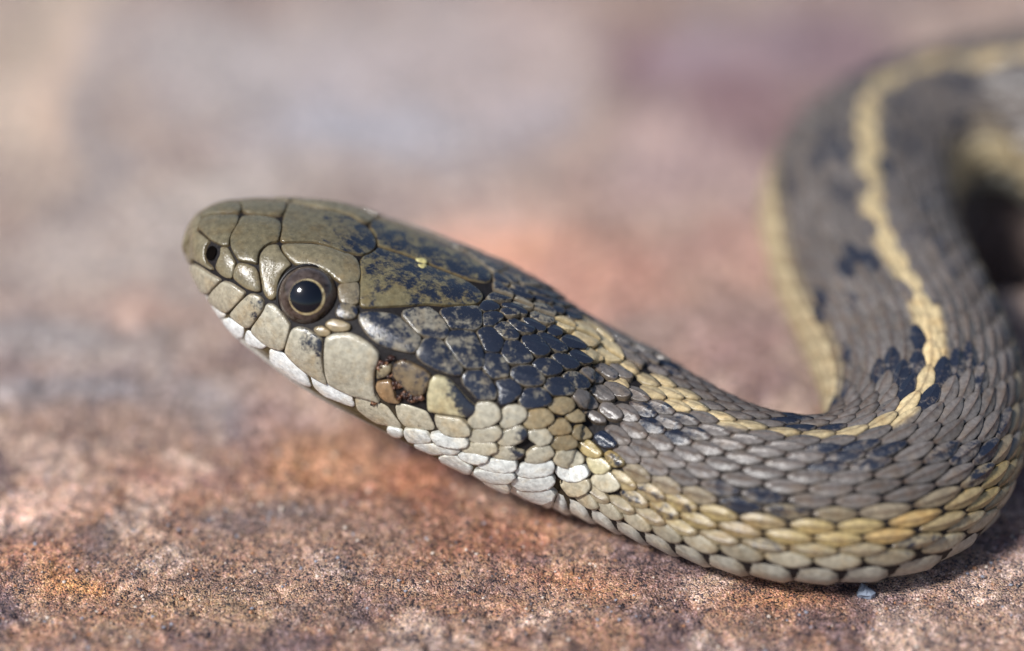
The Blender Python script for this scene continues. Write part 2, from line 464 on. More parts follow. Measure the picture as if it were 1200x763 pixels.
def plate(name, key, pts, col, dark=0.0, H=.035, Rr=.055, mat=None, gap=1.0, mid=False, step=.03, tilt=0.0, keel=0.0, mirror=True,
          base=0.0, rim=None, fade=None, part_label=None, ntop=0.0):
    """one head shield: its outline laid on the skull, domed, with rounded shoulders that sink into the groove round it"""
    poly = chaikin(chaikin(zz(key, pts), 1, .16), 1)
    cen = poly.mean(0)
    # a little gap all round
    e = np.roll(poly, -1, 0) - np.roll(poly, 1, 0); area = 0.5 * np.sum(poly[:, 0] * np.roll(poly[:, 1], -1) - np.roll(poly[:, 0], -1) * poly[:, 1])
    nrm = np.stack([e[:, 1], -e[:, 0]], 1) / np.maximum(np.hypot(e[:, 0], e[:, 1]), 1e-9)[:, None]
    if area > 0: nrm = -nrm
    poly = poly + nrm * (gap - (2.3 if name in ('neck_scale', 'cheek_scale', 'chin_scale', 'eye_plate') else 1.75))
    poly = resample(poly, 2.2)
    uq = px_to_uq(poly)
    if uq is None:
        print('no surface for', name, key, pts[0]); return None
    if mid:
        pos_half = uq[uq[:, 1] >= 0.0]
        start = None
        up = uq[:, 1] >= 0.004
        # keep the contiguous run on the near side, close it over the midline
        idx = np.where(up)[0]
        brk = np.where(np.diff(np.r_[idx[-1] - len(uq), idx]) > 1)[0]
        if len(brk): idx = np.roll(idx, -brk[0])
        half = uq[idx]
        uq = np.vstack([[[half[0, 0], 0]], half, [[half[-1, 0], 0]], np.stack([half[::-1, 0], -half[::-1, 1]], 1)])
    else:
        uq[:, 1] = np.maximum(uq[:, 1], 0.006)
    P = ev(POS, uq[:, 0], uq[:, 1]); c = P.mean(0)
    n = ev(NRM, uq[:, 0], uq[:, 1]).mean(0); n /= np.linalg.norm(n)
    ax = ev(POS, uq[:, 0].mean() + 6, uq[:, 1].mean() if not mid else 0.0) - ev(POS, uq[:, 0].mean() - 6, uq[:, 1].mean() if not mid else 0.0)
    ax = ax - n * (ax @ n); ax /= np.linalg.norm(ax); ay = np.cross(n, ax)
    p2 = np.stack([(P - c) @ ax, (P - c) @ ay], 1)
    keep = np.r_[True, np.hypot(*np.diff(p2, axis=0).T) > 0.004]; p2 = p2[keep]; uqb = uq[keep]
    lo, hi = p2.min(0), p2.max(0)
    gx = np.arange(lo[0], hi[0], step); gy = np.arange(lo[1], hi[1], step * .87)
    G = np.array([(x + (step / 2 if k % 2 else 0), y) for k, y in enumerate(gy) for x in gx]).reshape(-1, 2)
    if len(G):
        G = G[inside(G, p2)]
    if len(G):
        G = G[seg_dist(G, p2) > step * .45]
    # one ring close to the rim so that the shoulder is crisp
    ring = p2 + (lambda e: np.stack([-e[:, 1], e[:, 0]], 1) / np.maximum(np.hypot(e[:, 0], e[:, 1]), 1e-9)[:, None])(np.roll(p2, -1, 0) - np.roll(p2, 1, 0)) * 0.010
    ar2 = 0.5 * np.sum(p2[:, 0] * np.roll(p2[:, 1], -1) - np.roll(p2[:, 0], -1) * p2[:, 1])
    if ar2 < 0: ring = 2 * p2 - ring
    ring = ring[inside(ring, p2)]; ring = ring[seg_dist(ring, p2) > .0065] if len(ring) else ring
    allp = np.vstack([p2, ring.reshape(-1, 2), G.reshape(-1, 2)])
    nb = len(p2)
    vo, eo, fo, ov, oe, of = delaunay_2d_cdt([Vector(p) for p in allp], [(i, (i + 1) % nb) for i in range(nb)], [], 1, 1e-6)
    V2 = np.array([(x[0], x[1]) for x in vo])
    if len(fo) == 0: print('no faces', name); return None
    uqv = np.zeros((len(V2), 2))
    for i, p in enumerate(V2):
        src = ov[i][0] if len(ov[i]) else -1
        if 0 <= src < nb: uqv[i] = uqb[src]; continue
        w = c + ax * p[0] + ay * p[1]
        loc, nor, fi, dist = BVH.ray_cast(Vector(w + n * 0.6), Vector(-n), 1.2)
        if loc is None: loc, nor, fi, dist = BVH.find_nearest(Vector(w))
        uqv[i] = face_uq(fi, loc)
    d = seg_dist(V2, p2)
    Re = min(Rr * (.26 if name in ('neck_scale', 'chin_scale') else .34), max(d.max(), 1e-3) * .9)
    s = np.clip(d / Re, 0, 1); dome = np.sqrt(np.maximum(0, 1 - (1 - s) ** 2))
    tt = (V2[:, 0] - lo[0]) / max(hi[0] - lo[0], 1e-6)
    H = H * .60
    soft = (0.30 if name == 'neck_scale' else 0.50) * H * np.clip(d / max(d.max(), 1e-6), 0, 1)
    h = base - 0.016 + (H + .016 + tilt * tt) * dome + soft
    if keel: h = h + keel * np.exp(-(V2[:, 1] / .018) ** 2) * np.clip(d / .04, 0, 1)
    colr = np.asarray(col, float)[None].repeat(len(V2), 0)
    er = np.clip(1 - d / (.016 if name in ('neck_scale', 'cheek_scale') else .011), 0, 1)
    rc = lin((84, 60, 40)) if rim is None else rim
    colr = colr * (1 - .55 * er[:, None]) + rc * (.55 * er[:, None])
    al = np.full(len(V2), float(dark))
    if fade is not None:                 # pigment that gathers at one end of the shield: (ux, uy, dark there)
        dx, dy, dk = fade
        U, Vv, _ = project(ev(POS, uqv[:, 0], uqv[:, 1]))
        w = (U - U.mean()) * dx + (Vv - Vv.mean()) * dy; w = (w - w.min()) / max(w.max() - w.min(), 1e-6)
        al = dark + (dk - dark) * np.clip((w - .35) / .5, 0, 1)
    al = al * (1 - er)
    cols = np.concatenate([colr, al[:, None]], 1)
    F = [tuple(f) for f in fo]
    onrim = d < 1e-4; flat_f = [bool(onrim[list(f)].any()) for f in F]
    def put(sign):
        q = uqv[:, 1] * sign
        PP = ev(POS, uqv[:, 0], q) + ev(NRM, uqv[:, 0], q) * h[:, None]
        a, b, cc = PP[F[0][0]], PP[F[0][1]], PP[F[0][2]]
        nn = ev(NRM, uqv[F[0][0]:F[0][0] + 1, 0], q[F[0][0]:F[0][0] + 1])[0]
        ff = F if np.cross(b - a, cc - a) @ nn > 0 else [f[::-1] for f in F]
        o = mesh_obj(name, PP, ff, mat or M_HEAD, snake, cols, True, flat_f)
        if part_label and sign > 0: o['label'] = part_label
        return o
    o = put(1)
    TRACED.append(uq.copy())
    if mirror and not mid: put(-1)
    return o

OLIVE = lin((104, 96, 74)); OLIVE2 = lin((118, 109, 86)); CREAM = lin((168, 162, 144)); CREAM2 = lin((160, 152, 132)); WHITE = lin((214, 217, 212))
GREYB = lin((140, 134, 122)); TAN = lin((138, 124, 96)); BROWN = lin((120, 92, 62)); PALE = lin((178, 171, 150))
YEL = lin((222, 190, 120)); YEL2 = lin((158, 140, 96)); GREY = lin((132, 120, 108)); NAVY = lin((36, 42, 56))

# crown
plate('snout_plate', '', [(239, 253), (232, 268), (224.5, 279), (223.5, 290), (226, 304), (223, 311), (214, 309), (210, 285), (216, 262), (228, 248)], OLIVE2, 0, H=.03, mid=True)
plate('crown_plate', 'A', [(240, 225), (400, 223), (568, 225), (545, 310), (500, 385), (475, 440), (470, 505), (400, 508), (350, 480), (290, 450), (230, 390), (180, 345), (200, 290)], OLIVE, .02)
plate('crown_plate', 'A', [(585, 235), (760, 232), (860, 245), (945, 280), (962, 330), (945, 400), (930, 465), (860, 475), (800, 510), (750, 560), (735, 620), (735, 680), (660, 660), (560, 650), (515, 580), (485, 520), (480, 440), (500, 390), (550, 310)], OLIVE, .05)
plate('nose_plate', 'A', [(170, 365), (230, 410), (290, 462), (255, 500), (238, 560), (242, 620), (255, 660), (300, 700), (322, 742), (250, 702), (180, 657), (130, 630), (110, 550), (110, 440), (135, 380)], OLIVE2, 0, H=.03)
plate('nose_plate', '', [(258.5, 290), (268, 290), (273, 300.6), (277, 307.5), (272.5, 327), (265, 326), (257.5, 320.6), (253, 313.7), (255.6, 305), (258.7, 299)], OLIVE2, 0, H=.03)
plate('frontal_plate', '', [(331, 258), (330.5, 270), (328, 284), (345, 283), (361, 283), (372.5, 284), (386, 288.5), (400, 293.5), (415, 297.5), (425, 298.8), (434, 296), (440, 290), (443, 280), (430, 255), (360, 232), (340, 245)], OLIVE, .20, H=.026, mid=True, fade=(1, .1, .66))
plate('brow_plate', '', [(329, 288), (337, 286.3), (355, 286.5), (372, 287.5), (386, 291), (400, 296), (413, 300), (418.5, 305), (421.5, 312), (423, 320), (421, 330), (413, 332), (401, 333.5), (393, 328), (385, 320.5), (374, 314), (363, 312), (350, 311.5), (346, 310.5), (340, 305), (333, 297.5)], OLIVE2, .16, H=.036, Rr=.07)
plate('eye_plate', '', [(326.5, 287.5), (328.5, 294), (335, 302.5), (341.5, 310.5), (335, 315), (329, 323), (325.5, 332), (325, 341), (324, 347), (320, 351), (316, 351), (312, 347.5), (309, 341), (307, 330), (305, 317), (304.5, 306), (305.5, 299), (310, 292.5), (316, 288)], OLIVE2, .10, H=.04, Rr=.08)
plate('cheek_scale', 'E', [(560, 25), (640, 40), (720, 75), (740, 120), (755, 200), (765, 290), (720, 295), (640, 270), (570, 220), (515, 170), (520, 100)], OLIVE2, .05, H=.035)
plate('parietal_plate', '', [(443, 290), (454, 292), (470, 298), (487, 304.5), (500, 310.5), (531, 322.5), (550, 332), (562, 341), (566.5, 348), (564, 353), (556, 357.5), (537, 357.5), (519, 358), (500, 356.3), (480, 358), (455, 359.5), (440, 360), (422, 361), (421.5, 340), (423, 322), (421.5, 310), (424, 301.5), (433, 298.5), (440, 294)], lin((112, 103, 76)), .38, H=.03, step=.028, fade=(.45, -1, .66))
for pts, dk in (([(745, 268), (830, 262), (908, 255), (915, 330), (905, 425), (840, 425), (765, 410), (748, 340)], .3), ([(765, 425), (840, 440), (895, 470), (900, 520), (865, 555), (800, 560), (725, 530), (725, 490)], .5),
                ([(625, 610), (690, 575), (760, 590), (840, 625), (825, 655), (760, 668), (690, 665)], .05), ([(525, 655), (590, 635), (665, 685), (640, 705), (570, 703)], .05)):
    plate('eye_plate', 'Z', pts, TAN if dk < .1 else lin((116, 106, 86)), dk, H=.04, Rr=.04, gap=-.4, step=.022)

# lips
plate('lip_scale', 'E', [(130, 30), (200, 70), (290, 130), (395, 185), (340, 240), (265, 325), (215, 300), (170, 240), (110, 120), (95, 70)], CREAM2, 0)
plate('lip_scale', 'E', [(410, 195), (480, 210), (560, 260), (630, 305), (560, 390), (450, 500), (390, 470), (300, 400), (275, 345), (330, 270)], CREAM2, .05)
plate('lip_scale', 'E', [(650, 320), (710, 315), (770, 345), (795, 390), (790, 450), (720, 560), (655, 645), (560, 590), (470, 510), (560, 405)], CREAM2, .05, fade=(1, 0, .5))
plate('lip_scale', '', [(312.5, 356), (319, 355.6), (326, 361), (335, 372.5), (340.6, 381), (338, 391), (335, 404), (331.5, 411), (321, 409), (307.5, 401), (293, 387), (302.5, 374), (309, 365)], CREAM, .08)
plate('lip_scale', 'F', [(655, 45), (720, 20), (800, 40), (870, 90), (940, 140), (945, 220), (935, 330), (960, 460), (1000, 570), (900, 520), (800, 460), (700, 380), (590, 265), (610, 180)], CREAM, .06, fade=(1, -.7, .75))
plate('lip_scale', 'G', [(170, 120), (250, 85), (400, 75), (500, 120), (600, 190), (680, 280), (660, 380), (630, 440), (625, 560), (640, 660), (690, 740), (560, 700), (430, 670), (300, 610), (200, 560), (165, 440), (155, 280)], CREAM, .08, H=.055, Rr=.10)
plate('lip_scale', 'G', [(660, 400), (700, 370), (790, 380), (790, 440), (740, 490), (650, 515)], lin((140, 128, 102)), .3, H=.04)
plate('lip_scale', 'G', [(650, 540), (780, 520), (810, 600), (830, 690), (880, 745), (760, 730), (690, 680), (645, 600)], lin((138, 112, 82)), .3, H=.045, part_label='brownish scuffed lip scale')
plate('lip_scale', 'G', [(810, 370), (900, 330), (1000, 370), (1100, 420), (1165, 480), (1140, 560), (1100, 650), (1040, 680), (950, 640), (880, 560), (800, 480)], lin((118, 102, 78)), .42, H=.05, part_label='brown scuffed scale at the corner of the mouth')
plate('lip_scale', 'K', [(30, 370), (60, 330), (110, 315), (200, 340), (300, 440), (400, 560), (475, 620), (455, 685), (380, 715), (260, 690), (100, 670), (10, 650), (5, 500)], lin((178, 168, 134)), .08, H=.045, fade=(1, -.55, .95))
# lower lip and chin
LOWLIP = [('E', [(285, 430), (320, 400), (370, 440), (430, 520), (410, 550), (370, 560), (320, 510)]),
          ('E', [(400, 560), (450, 540), (530, 590), (600, 640), (600, 700), (590, 740), (540, 750), (470, 690), (410, 610)]),
          ('F', [(225, 60), (280, 80), (400, 170), (415, 215), (380, 240), (310, 225), (220, 190), (210, 120)]),
          ('F', [(440, 230), (520, 240), (650, 340), (780, 450), (820, 560), (840, 600), (740, 570), (600, 480), (440, 360)]),
          ('', [(363, 440.6), (372.5, 446), (386, 452), (397.5, 457.5), (410.6, 463.5), (412, 465), (416, 479), (397, 472), (379, 465), (367, 454)]),
          ('H', [(120, 120), (220, 145), (380, 190), (430, 220), (480, 290), (560, 400), (555, 430), (440, 400), (330, 380), (210, 300), (140, 245)]),
          ('H', [(500, 200), (570, 190), (680, 220), (800, 265), (840, 330), (880, 420), (850, 440), (700, 430), (590, 405), (520, 320)])]
for k, (key, p) in enumerate(LOWLIP):
    plate('lip_scale', key, p, lin((232, 236, 234)) if k < 5 else PALE, 0.0 if k < 6 else .06, H=.026, base=-.020, gap=.9, rim=lin((96, 84, 56)))
for key, p in (('N', [(-50, 185), (60, 190), (160, 215), (212, 300), (100, 312), (0, 295), (-40, 240)]), ('H', [(430, 405), (560, 435), (578, 490), (500, 487), (440, 440)]),
               ('N', [(30, 320), (220, 320), (330, 412), (230, 412), (110, 365)]), ('N', [(270, 440), (420, 425), (510, 500), (585, 545), (570, 600), (440, 550), (330, 500)]),
               ('N', [(240, 318), (330, 340), (460, 352), (472, 390), (430, 418), (350, 412), (280, 380)])):
    plate('chin_scale', key, p, WHITE, 0.03, H=.025, gap=.6, rim=lin((120, 108, 70)))

# cheek and temple shields, dark blue-black over buff
BL = lin((128, 122, 108))
TEMPLE = [
 ('I', [(165, 150), (230, 130), (400, 140), (520, 165), (600, 240), (680, 310), (745, 370), (735, 440), (690, 510), (600, 500), (430, 460), (310, 400), (230, 320), (170, 220)], .52, 0),
 ('I', [(575, 120), (700, 95), (820, 90), (900, 150), (960, 220), (1010, 310), (985, 370), (940, 385), (860, 370), (770, 350), (700, 320), (640, 240), (575, 170)], .50, 0),
 ('', [(516, 363), (535, 361), (560, 360.5), (563.5, 367.5), (564.5, 381), (560, 386), (555, 388), (541, 386), (527, 385), (522, 377), (517, 370)], .58, 0),
 ('I', [(760, 390), (830, 365), (940, 395), (1010, 490), (1080, 580), (1140, 660), (1120, 720), (1050, 720), (920, 680), (780, 610), (720, 560), (700, 510)], .55, 0),
 ('', [(526, 389), (540, 388), (555, 390), (560, 400), (566, 412), (567, 423), (566, 427), (564, 432), (552.5, 432.5), (544, 431), (536, 422.5), (527.5, 411), (521, 400)], .54, 0),
 ('J', [(310, 430), (370, 395), (450, 400), (510, 460), (560, 520), (545, 590), (510, 630), (440, 630), (380, 610), (350, 520)], .72, 0),
 ('J', [(355, 270), (450, 250), (530, 270), (560, 310), (500, 355), (460, 385), (370, 380)], .58, 0),
 ('J', [(330, 200), (370, 150), (430, 150), (510, 195), (520, 225), (470, 240), (400, 240), (345, 235)], .75, 0),
 ('J', [(465, 390), (530, 350), (590, 360), (650, 420), (700, 490), (680, 520), (620, 515), (550, 490), (500, 440)], .52, 1),
 ('J', [(570, 520), (680, 525), (740, 570), (810, 660), (830, 710), (780, 740), (680, 740), (600, 735), (545, 650), (540, 600)], .62, 1),
 ('K', [(545, 120), (600, 115), (690, 130), (750, 200), (775, 270), (760, 340), (680, 350), (610, 350), (560, 300), (525, 250), (540, 180)], .60, 0),
 ('K', [(330, 320), (380, 280), (510, 270), (590, 350), (650, 440), (660, 500), (640, 545), (560, 550), (480, 550), (420, 480), (340, 400)], .62, 0),
 ('K', [(640, 380), (700, 360), (790, 355), (860, 410), (890, 460), (870, 510), (780, 580), (700, 600), (670, 560), (680, 470)], .85, 1),
 ('K', [(790, 260), (860, 235), (970, 235), (1060, 310), (1100, 370), (1080, 415), (1020, 425), (920, 425), (850, 390), (785, 330)], .58, 1),
 ('K', [(890, 470), (940, 440), (1070, 440), (1130, 490), (1165, 560), (1140, 600), (1050, 620), (940, 635), (890, 610), (860, 560)], .66, 1),
 ('P', [(180, 210), (230, 170), (340, 170), (420, 220), (465, 280), (440, 315), (380, 325), (310, 330), (250, 290)], .70, 1),
 ('P', [(290, 400), (330, 350), (450, 345), (530, 400), (575, 470), (550, 510), (460, 515), (380, 510), (320, 460)], .62, 1),
 ('P', [(360, 140), (420, 120), (500, 140), (580, 190), (620, 245), (590, 270), (500, 270), (430, 210)], .74, 1),
 ('P', [(460, 320), (520, 290), (600, 300), (680, 360), (715, 430), (680, 460), (590, 455), (520, 400)], .58, 1),
 ('P', [(520, 105), (580, 90), (640, 120), (700, 170), (745, 215), (690, 225), (620, 210), (560, 160)], .78, 1),
 ('J', [(720, 480), (860, 470), (920, 530), (980, 610), (985, 640), (930, 670), (850, 660), (800, 620), (740, 550)], .72, 1),
 ('J', [(590, 330), (650, 320), (720, 360), (800, 400), (850, 430), (830, 455), (760, 455), (700, 440), (640, 390)], .62, 1),
 ('J', [(520, 230), (580, 225), (680, 250), (710, 290), (640, 300), (570, 285)], .6, 1),
 ('J', [(400, 110), (480, 60), (540, 70), (620, 120), (630, 155), (560, 150), (480, 150), (420, 140)], .58, 1),
 ('J', [(530, 180), (600, 170), (680, 200), (770, 270), (770, 295), (700, 280), (600, 220)], .70, 1),
 ('J', [(720, 310), (800, 320), (880, 370), (950, 430), (920, 450), (850, 420), (780, 370)], .75, 1),
 ('J', [(860, 450), (930, 450), (1050, 520), (1140, 600), (1150, 630), (1080, 635), (1000, 600), (930, 540)], .72, 1),
 ('J', [(1085, 500), (1140, 470), (1220, 500), (1310, 580), (1320, 615), (1250, 600), (1160, 590)], .78, 1),
 ('J', [(960, 400), (1010, 380), (1090, 430), (1100, 480), (1040, 490), (970, 450)], .75, 1),
 ('J', [(640, 170), (700, 120), (780, 130), (870, 190), (880, 230), (800, 230), (700, 215)], .25, 1),
 ('J', [(790, 270), (850, 250), (940, 270), (1020, 330), (1020, 370), (960, 370), (880, 345)], .45, 1),
 ('J', [(900, 200), (980, 190), (1070, 210), (1140, 260), (1130, 300), (1040, 300), (930, 260)], .70, 1),
 ('J', [(760, 60), (800, 30), (900, 40), (990, 90), (1010, 120), (950, 130), (850, 120), (770, 100)], .6, 1),
 ('J', [(470, 10), (600, -10), (730, 10), (725, 50), (620, 62), (520, 52)], .7, 1),
 ('J', [(1000, 110), (1060, 80), (1160, 120), (1230, 190), (1240, 230), (1140, 225), (1060, 180)], .7, 1),
]
for key, p, dk, kl in TEMPLE:
    g = RNG.uniform(.9, 1.1)
    plate('cheek_scale' if not kl else 'neck_scale', key, p, BL * g, min(.95, dk * (1.18 if not kl else 1.22)), H=.04 if not kl else .034, Rr=.05, gap=.8, step=.026, tilt=.012 if not kl else .036, keel=.012 if kl else 0)

# pale flank of the neck
NECK = [
 ('N', [(235, 50), (320, 65), (480, 80), (540, 130), (580, 190), (570, 225), (500, 240), (400, 235), (320, 210), (265, 150)], 'p', .05),
 ('', [(560, 471), (575, 471), (581, 473.7), (586, 480), (587.5, 487.5), (586, 491), (577.5, 497.5), (565, 501), (555, 500.6), (548, 493.7), (554, 486)], 'c', .08),
 ('', [(589, 480), (595, 475), (606, 474), (615, 479), (617.5, 484), (615, 490.6), (608, 496), (599, 500.6), (590.6, 501), (585.6, 496), (588.5, 489)], 'c', .2),
 ('', [(619, 482), (629, 479), (639, 479), (646, 485), (648.5, 491), (645, 496), (634, 502), (619, 502.5), (612.5, 496)], 't', .08),
 ('N', [(550, 250), (620, 180), (700, 170), (820, 145), (870, 190), (865, 230), (800, 285), (700, 300), (600, 295)], 'c', .05),
 ('N', [(820, 290), (880, 200), (960, 170), (1040, 140), (1090, 180), (1100, 240), (1060, 280), (960, 325), (860, 325)], 'c', .05, (1, .8, .9)),
 ('N', [(480, 365), (560, 310), (640, 300), (800, 295), (835, 350), (820, 380), (760, 405), (660, 410), (560, 400)], 'p', .03),
 ('N', [(190, 230), (280, 210), (400, 245), (530, 250), (565, 295), (550, 325), (480, 345), (360, 335), (250, 310)], 'w', 0),
 ('N', [(765, 420), (830, 360), (900, 335), (980, 335), (1000, 380), (1085, 395), (1030, 440), (930, 455), (840, 445)], 'c', .05, (1, -.2, .85)),
 ('N', [(450, 420), (520, 395), (620, 400), (750, 430), (740, 460), (670, 490), (600, 490), (520, 460)], 'w', 0),
 ('N', [(640, 520), (720, 470), (800, 455), (960, 465), (1000, 470), (1010, 520), (990, 550), (900, 570), (760, 560)], 'w', 0),
 ('N', [(590, 580), (680, 560), (830, 570), (980, 580), (1000, 620), (930, 665), (800, 665), (690, 640)], 'w', 0),
 ('N', [(680, 650), (800, 672), (920, 675), (960, 740), (900, 740), (780, 700)], 'w', 0),
 ('O', [(225, 130), (300, 100), (400, 95), (450, 160), (450, 190), (400, 240), (320, 255), (300, 225), (240, 190)], 'c', .05),
 ('O', [(410, 95), (480, 20), (560, 0), (610, 60), (630, 110), (600, 140), (520, 155), (450, 150)], 't', .05),
 ('P', [(330, 610), (390, 540), (470, 525), (550, 550), (580, 610), (540, 660), (470, 690), (390, 670)], 't', .22),
 ('P', [(500, 690), (560, 650), (610, 640), (660, 690), (685, 740), (640, 755), (570, 760), (520, 730)], 't', .08),
 ('O', [(430, 230), (500, 170), (620, 150), (680, 210), (690, 240), (630, 280), (540, 300), (470, 280)], 't', .05),
 ('O', [(640, 110), (720, 55), (780, 90), (835, 160), (820, 185), (730, 210), (670, 190), (635, 150)], 't', .05),
 ('O', [(200, 400), (215, 330), (270, 280), (430, 245), (470, 310), (470, 330), (400, 390), (300, 410)], 'c', .05),
 ('O', [(460, 370), (510, 300), (600, 290), (680, 290), (760, 370), (750, 420), (680, 450), (580, 450), (500, 420)], 'p', 0),
 ('O', [(700, 260), (720, 220), (800, 210), (860, 260), (930, 330), (910, 365), (840, 370), (760, 330)], 'y', .05),
 ('O', [(110, 490), (180, 420), (300, 410), (460, 385), (475, 440), (460, 490), (380, 525), (250, 540), (150, 530)], 'w', 0),
 ('O', [(480, 490), (510, 445), (600, 450), (760, 435), (810, 500), (800, 540), (710, 580), (610, 580), (530, 545)], 'w', 0),
 ('O', [(780, 370), (880, 365), (940, 385), (1010, 450), (1000, 480), (950, 515), (870, 510), (820, 470)], 'y2', .05),
 ('O', [(60, 600), (140, 545), (300, 540), (450, 520), (490, 570), (440, 630), (330, 655), (160, 655)], 'w', 0),
 ('O', [(530, 610), (570, 570), (700, 580), (800, 565), (830, 630), (800, 680), (700, 720), (620, 710), (570, 660)], 'p', .03),
 ('O', [(820, 560), (900, 515), (1000, 500), (1060, 560), (1110, 630), (1080, 665), (1000, 685), (920, 670), (850, 620)], 'p', 0),
 ('O', [(100, 665), (300, 662), (440, 645), (500, 700), (480, 740), (380, 775), (250, 740)], 'w', 0),
 ('O', [(850, 180), (880, 140), (940, 125), (1020, 190), (1070, 250), (1040, 280), (960, 280), (900, 250)], 'd', .72),
 ('O', [(950, 340), (1000, 310), (1060, 340), (1140, 410), (1130, 440), (1050, 455), (1000, 420)], 'y', .6),
 ('P', [(560, 530), (590, 470), (650, 460), (740, 520), (800, 590), (800, 620), (740, 640), (640, 620)], 'g', .30),
 ('P', [(720, 460), (760, 420), (850, 430), (920, 490), (960, 550), (920, 570), (830, 560)], 'g', .1),
 ('P', [(810, 640), (850, 580), (920, 590), (1000, 650), (1040, 720), (980, 745), (900, 725)], 'g', .1),
 ('P', [(680, 680), (730, 650), (800, 680), (870, 740), (880, 770), (780, 765)], 'g', .12),
 ('P', [(850, 400), (950, 400), (1050, 450), (1110, 520), (1060, 540), (960, 520)], 'g', .2),
 ('P', [(630, 280), (700, 250), (780, 300), (850, 370), (830, 400), (740, 390)], 'g', .42),
 ('P', [(760, 230), (830, 220), (920, 270), (980, 330), (970, 370), (900, 350)], 'g', .34),
 ('P', [(900, 230), (980, 230), (1060, 300), (1130, 350), (1100, 370), (1000, 340)], 'g', .1),
 ('Q', [(540, 280), (600, 260), (680, 300), (730, 340), (680, 360), (600, 340)], 'Y', .02),
 ('Q', [(570, 400), (630, 350), (700, 400), (800, 490), (770, 540), (680, 530), (620, 470)], 'Y', .02),
 ('Q', [(390, 290), (440, 280), (520, 320), (590, 370), (560, 390), (470, 370)], 'Y', .3),
 ('Q', [(710, 370), (770, 370), (880, 420), (950, 490), (920, 510), (830, 470)], 'Y', .02),
 ('Q', [(780, 570), (850, 500), (940, 550), (1030, 640), (1010, 685), (900, 680), (830, 640)], 'Y', .02),
 ('Q', [(950, 520), (1020, 530), (1100, 590), (1190, 660), (1100, 650), (1020, 600)], 'Y', .04),
 ('Q', [(640, 570), (700, 555), (770, 610), (850, 670), (780, 680), (690, 640)], 'Y', .1),
]
STRIPE = lin((194, 174, 134)); BACKC = lin((104, 98, 94)); LATY = lin((160, 141, 98)); LOWC = lin((144, 137, 120)); SIDE = lin((186, 170, 136)); BLK = lin((30, 34, 44))
CC = {'g': BACKC, 'Y': STRIPE, 'p': PALE, 'c': CREAM, 't': TAN, 'w': WHITE, 'y': YEL2, 'y2': lin((178, 168, 132)), 'd': NAVY}
for key, p, c, dk, *fd in NECK:
    plate('neck_scale', key, p, CC[c] * RNG.uniform(.93, 1.06), dk, H=.034, Rr=.05, gap=(.7 if c not in ('d', 'y', 'y2', 'g', 'Y') else .0), step=.028, tilt=.034, keel=.016 if c in 'tydg' else 0, rim=lin((104, 84, 50)), fade=fd[0] if fd else None)

# ------------------------------------------------------------------ eyes and nostrils
def eye_material(name, kind):
    t = NT(name); co = t.coord()
    if kind == 'iris':
        n = t.noise(co, 9, 5, 0.65, 0.5); n2 = t.noise(co, 45, 3, 0.6)
        c = t.mix(t.mr(n, .36, .60, 0, 1), lin((42, 32, 25)), lin((86, 74, 68)))
        c = t.mix(t.mr(n2, .55, .68, 0, .7), c, lin((38, 30, 26)))
        t.l(c, t.b.inputs['Base Color'])
    elif kind == 'ring':
        n = t.noise(co, 30, 3)
        n2 = t.noise(co, 14, 4, .6)
        t.l(t.mix(t.mr(n2, .56, .64, 0, .75), t.mix(t.mr(n, .35, .65, 0, 1), lin((160, 138, 96)), lin((204, 188, 146))), lin((80, 66, 52))), t.b.inputs['Base Color'])
    else:
        t.b.inputs['Base Color'].default_value = (.004, .005, .009, 1)
    t.b.inputs['Roughness'].default_value = .11; t.b.inputs['Specular IOR Level'].default_value = .5
    t.b.inputs['Coat Weight'].default_value = 0.0; t.b.inputs['Coat Roughness'].default_value = 0.05; t.b.inputs['Coat IOR'].default_value = 1.45
    return t.m
M_IRIS = eye_material('iris', 'iris'); M_RING = eye_material('iris_ring', 'ring'); M_PUPIL = eye_material('pupil', 'pupil')
M_DARK = simple('groove_skin', lin((24, 20, 20)), .4).m
M_HOLE = simple('nostril_lining', lin((14, 11, 10)), .9, 0.0).m

def cap(c, ax, R, a0, a1, na=10, nb=48):
    ax = ax / np.linalg.norm(ax); s = np.cross(ax, [0, 0, 1.0]); s /= np.linalg.norm(s); w = np.cross(s, ax)
    A = np.linspace(a0, a1, na); V = []; F = []
    for x in A:
        for k in range(nb):
            b = 2 * math.pi * k / nb
            V.append(c + R * (math.cos(x) * ax + math.sin(x) * (math.cos(b) * s + math.sin(b) * w)))
    for i in range(na - 1):
        for k in range(nb):
            F.append((i * nb + k, (i + 1) * nb + k, (i + 1) * nb + (k + 1) % nb, i * nb + (k + 1) % nb))
    V = np.array(V)
    f = F[0]; nn = np.cross(V[f[1]] - V[f[0]], V[f[2]] - V[f[0]])
    f2 = F[nb * (na // 2)]; nn = np.cross(V[f2[1]] - V[f2[0]], V[f2[2]] - V[f2[0]])
    if nn @ (V[f2[0]] - c) < 0: F = [g[::-1] for g in F]
    return V, F

def mirror_pts(P, uf):
    """across the head's own plane of symmetry near station uf"""
    i = int(uf); o = C[i]; n = lv[i]
    d = (P - o) @ n
    return P - 2 * d[..., None] * n

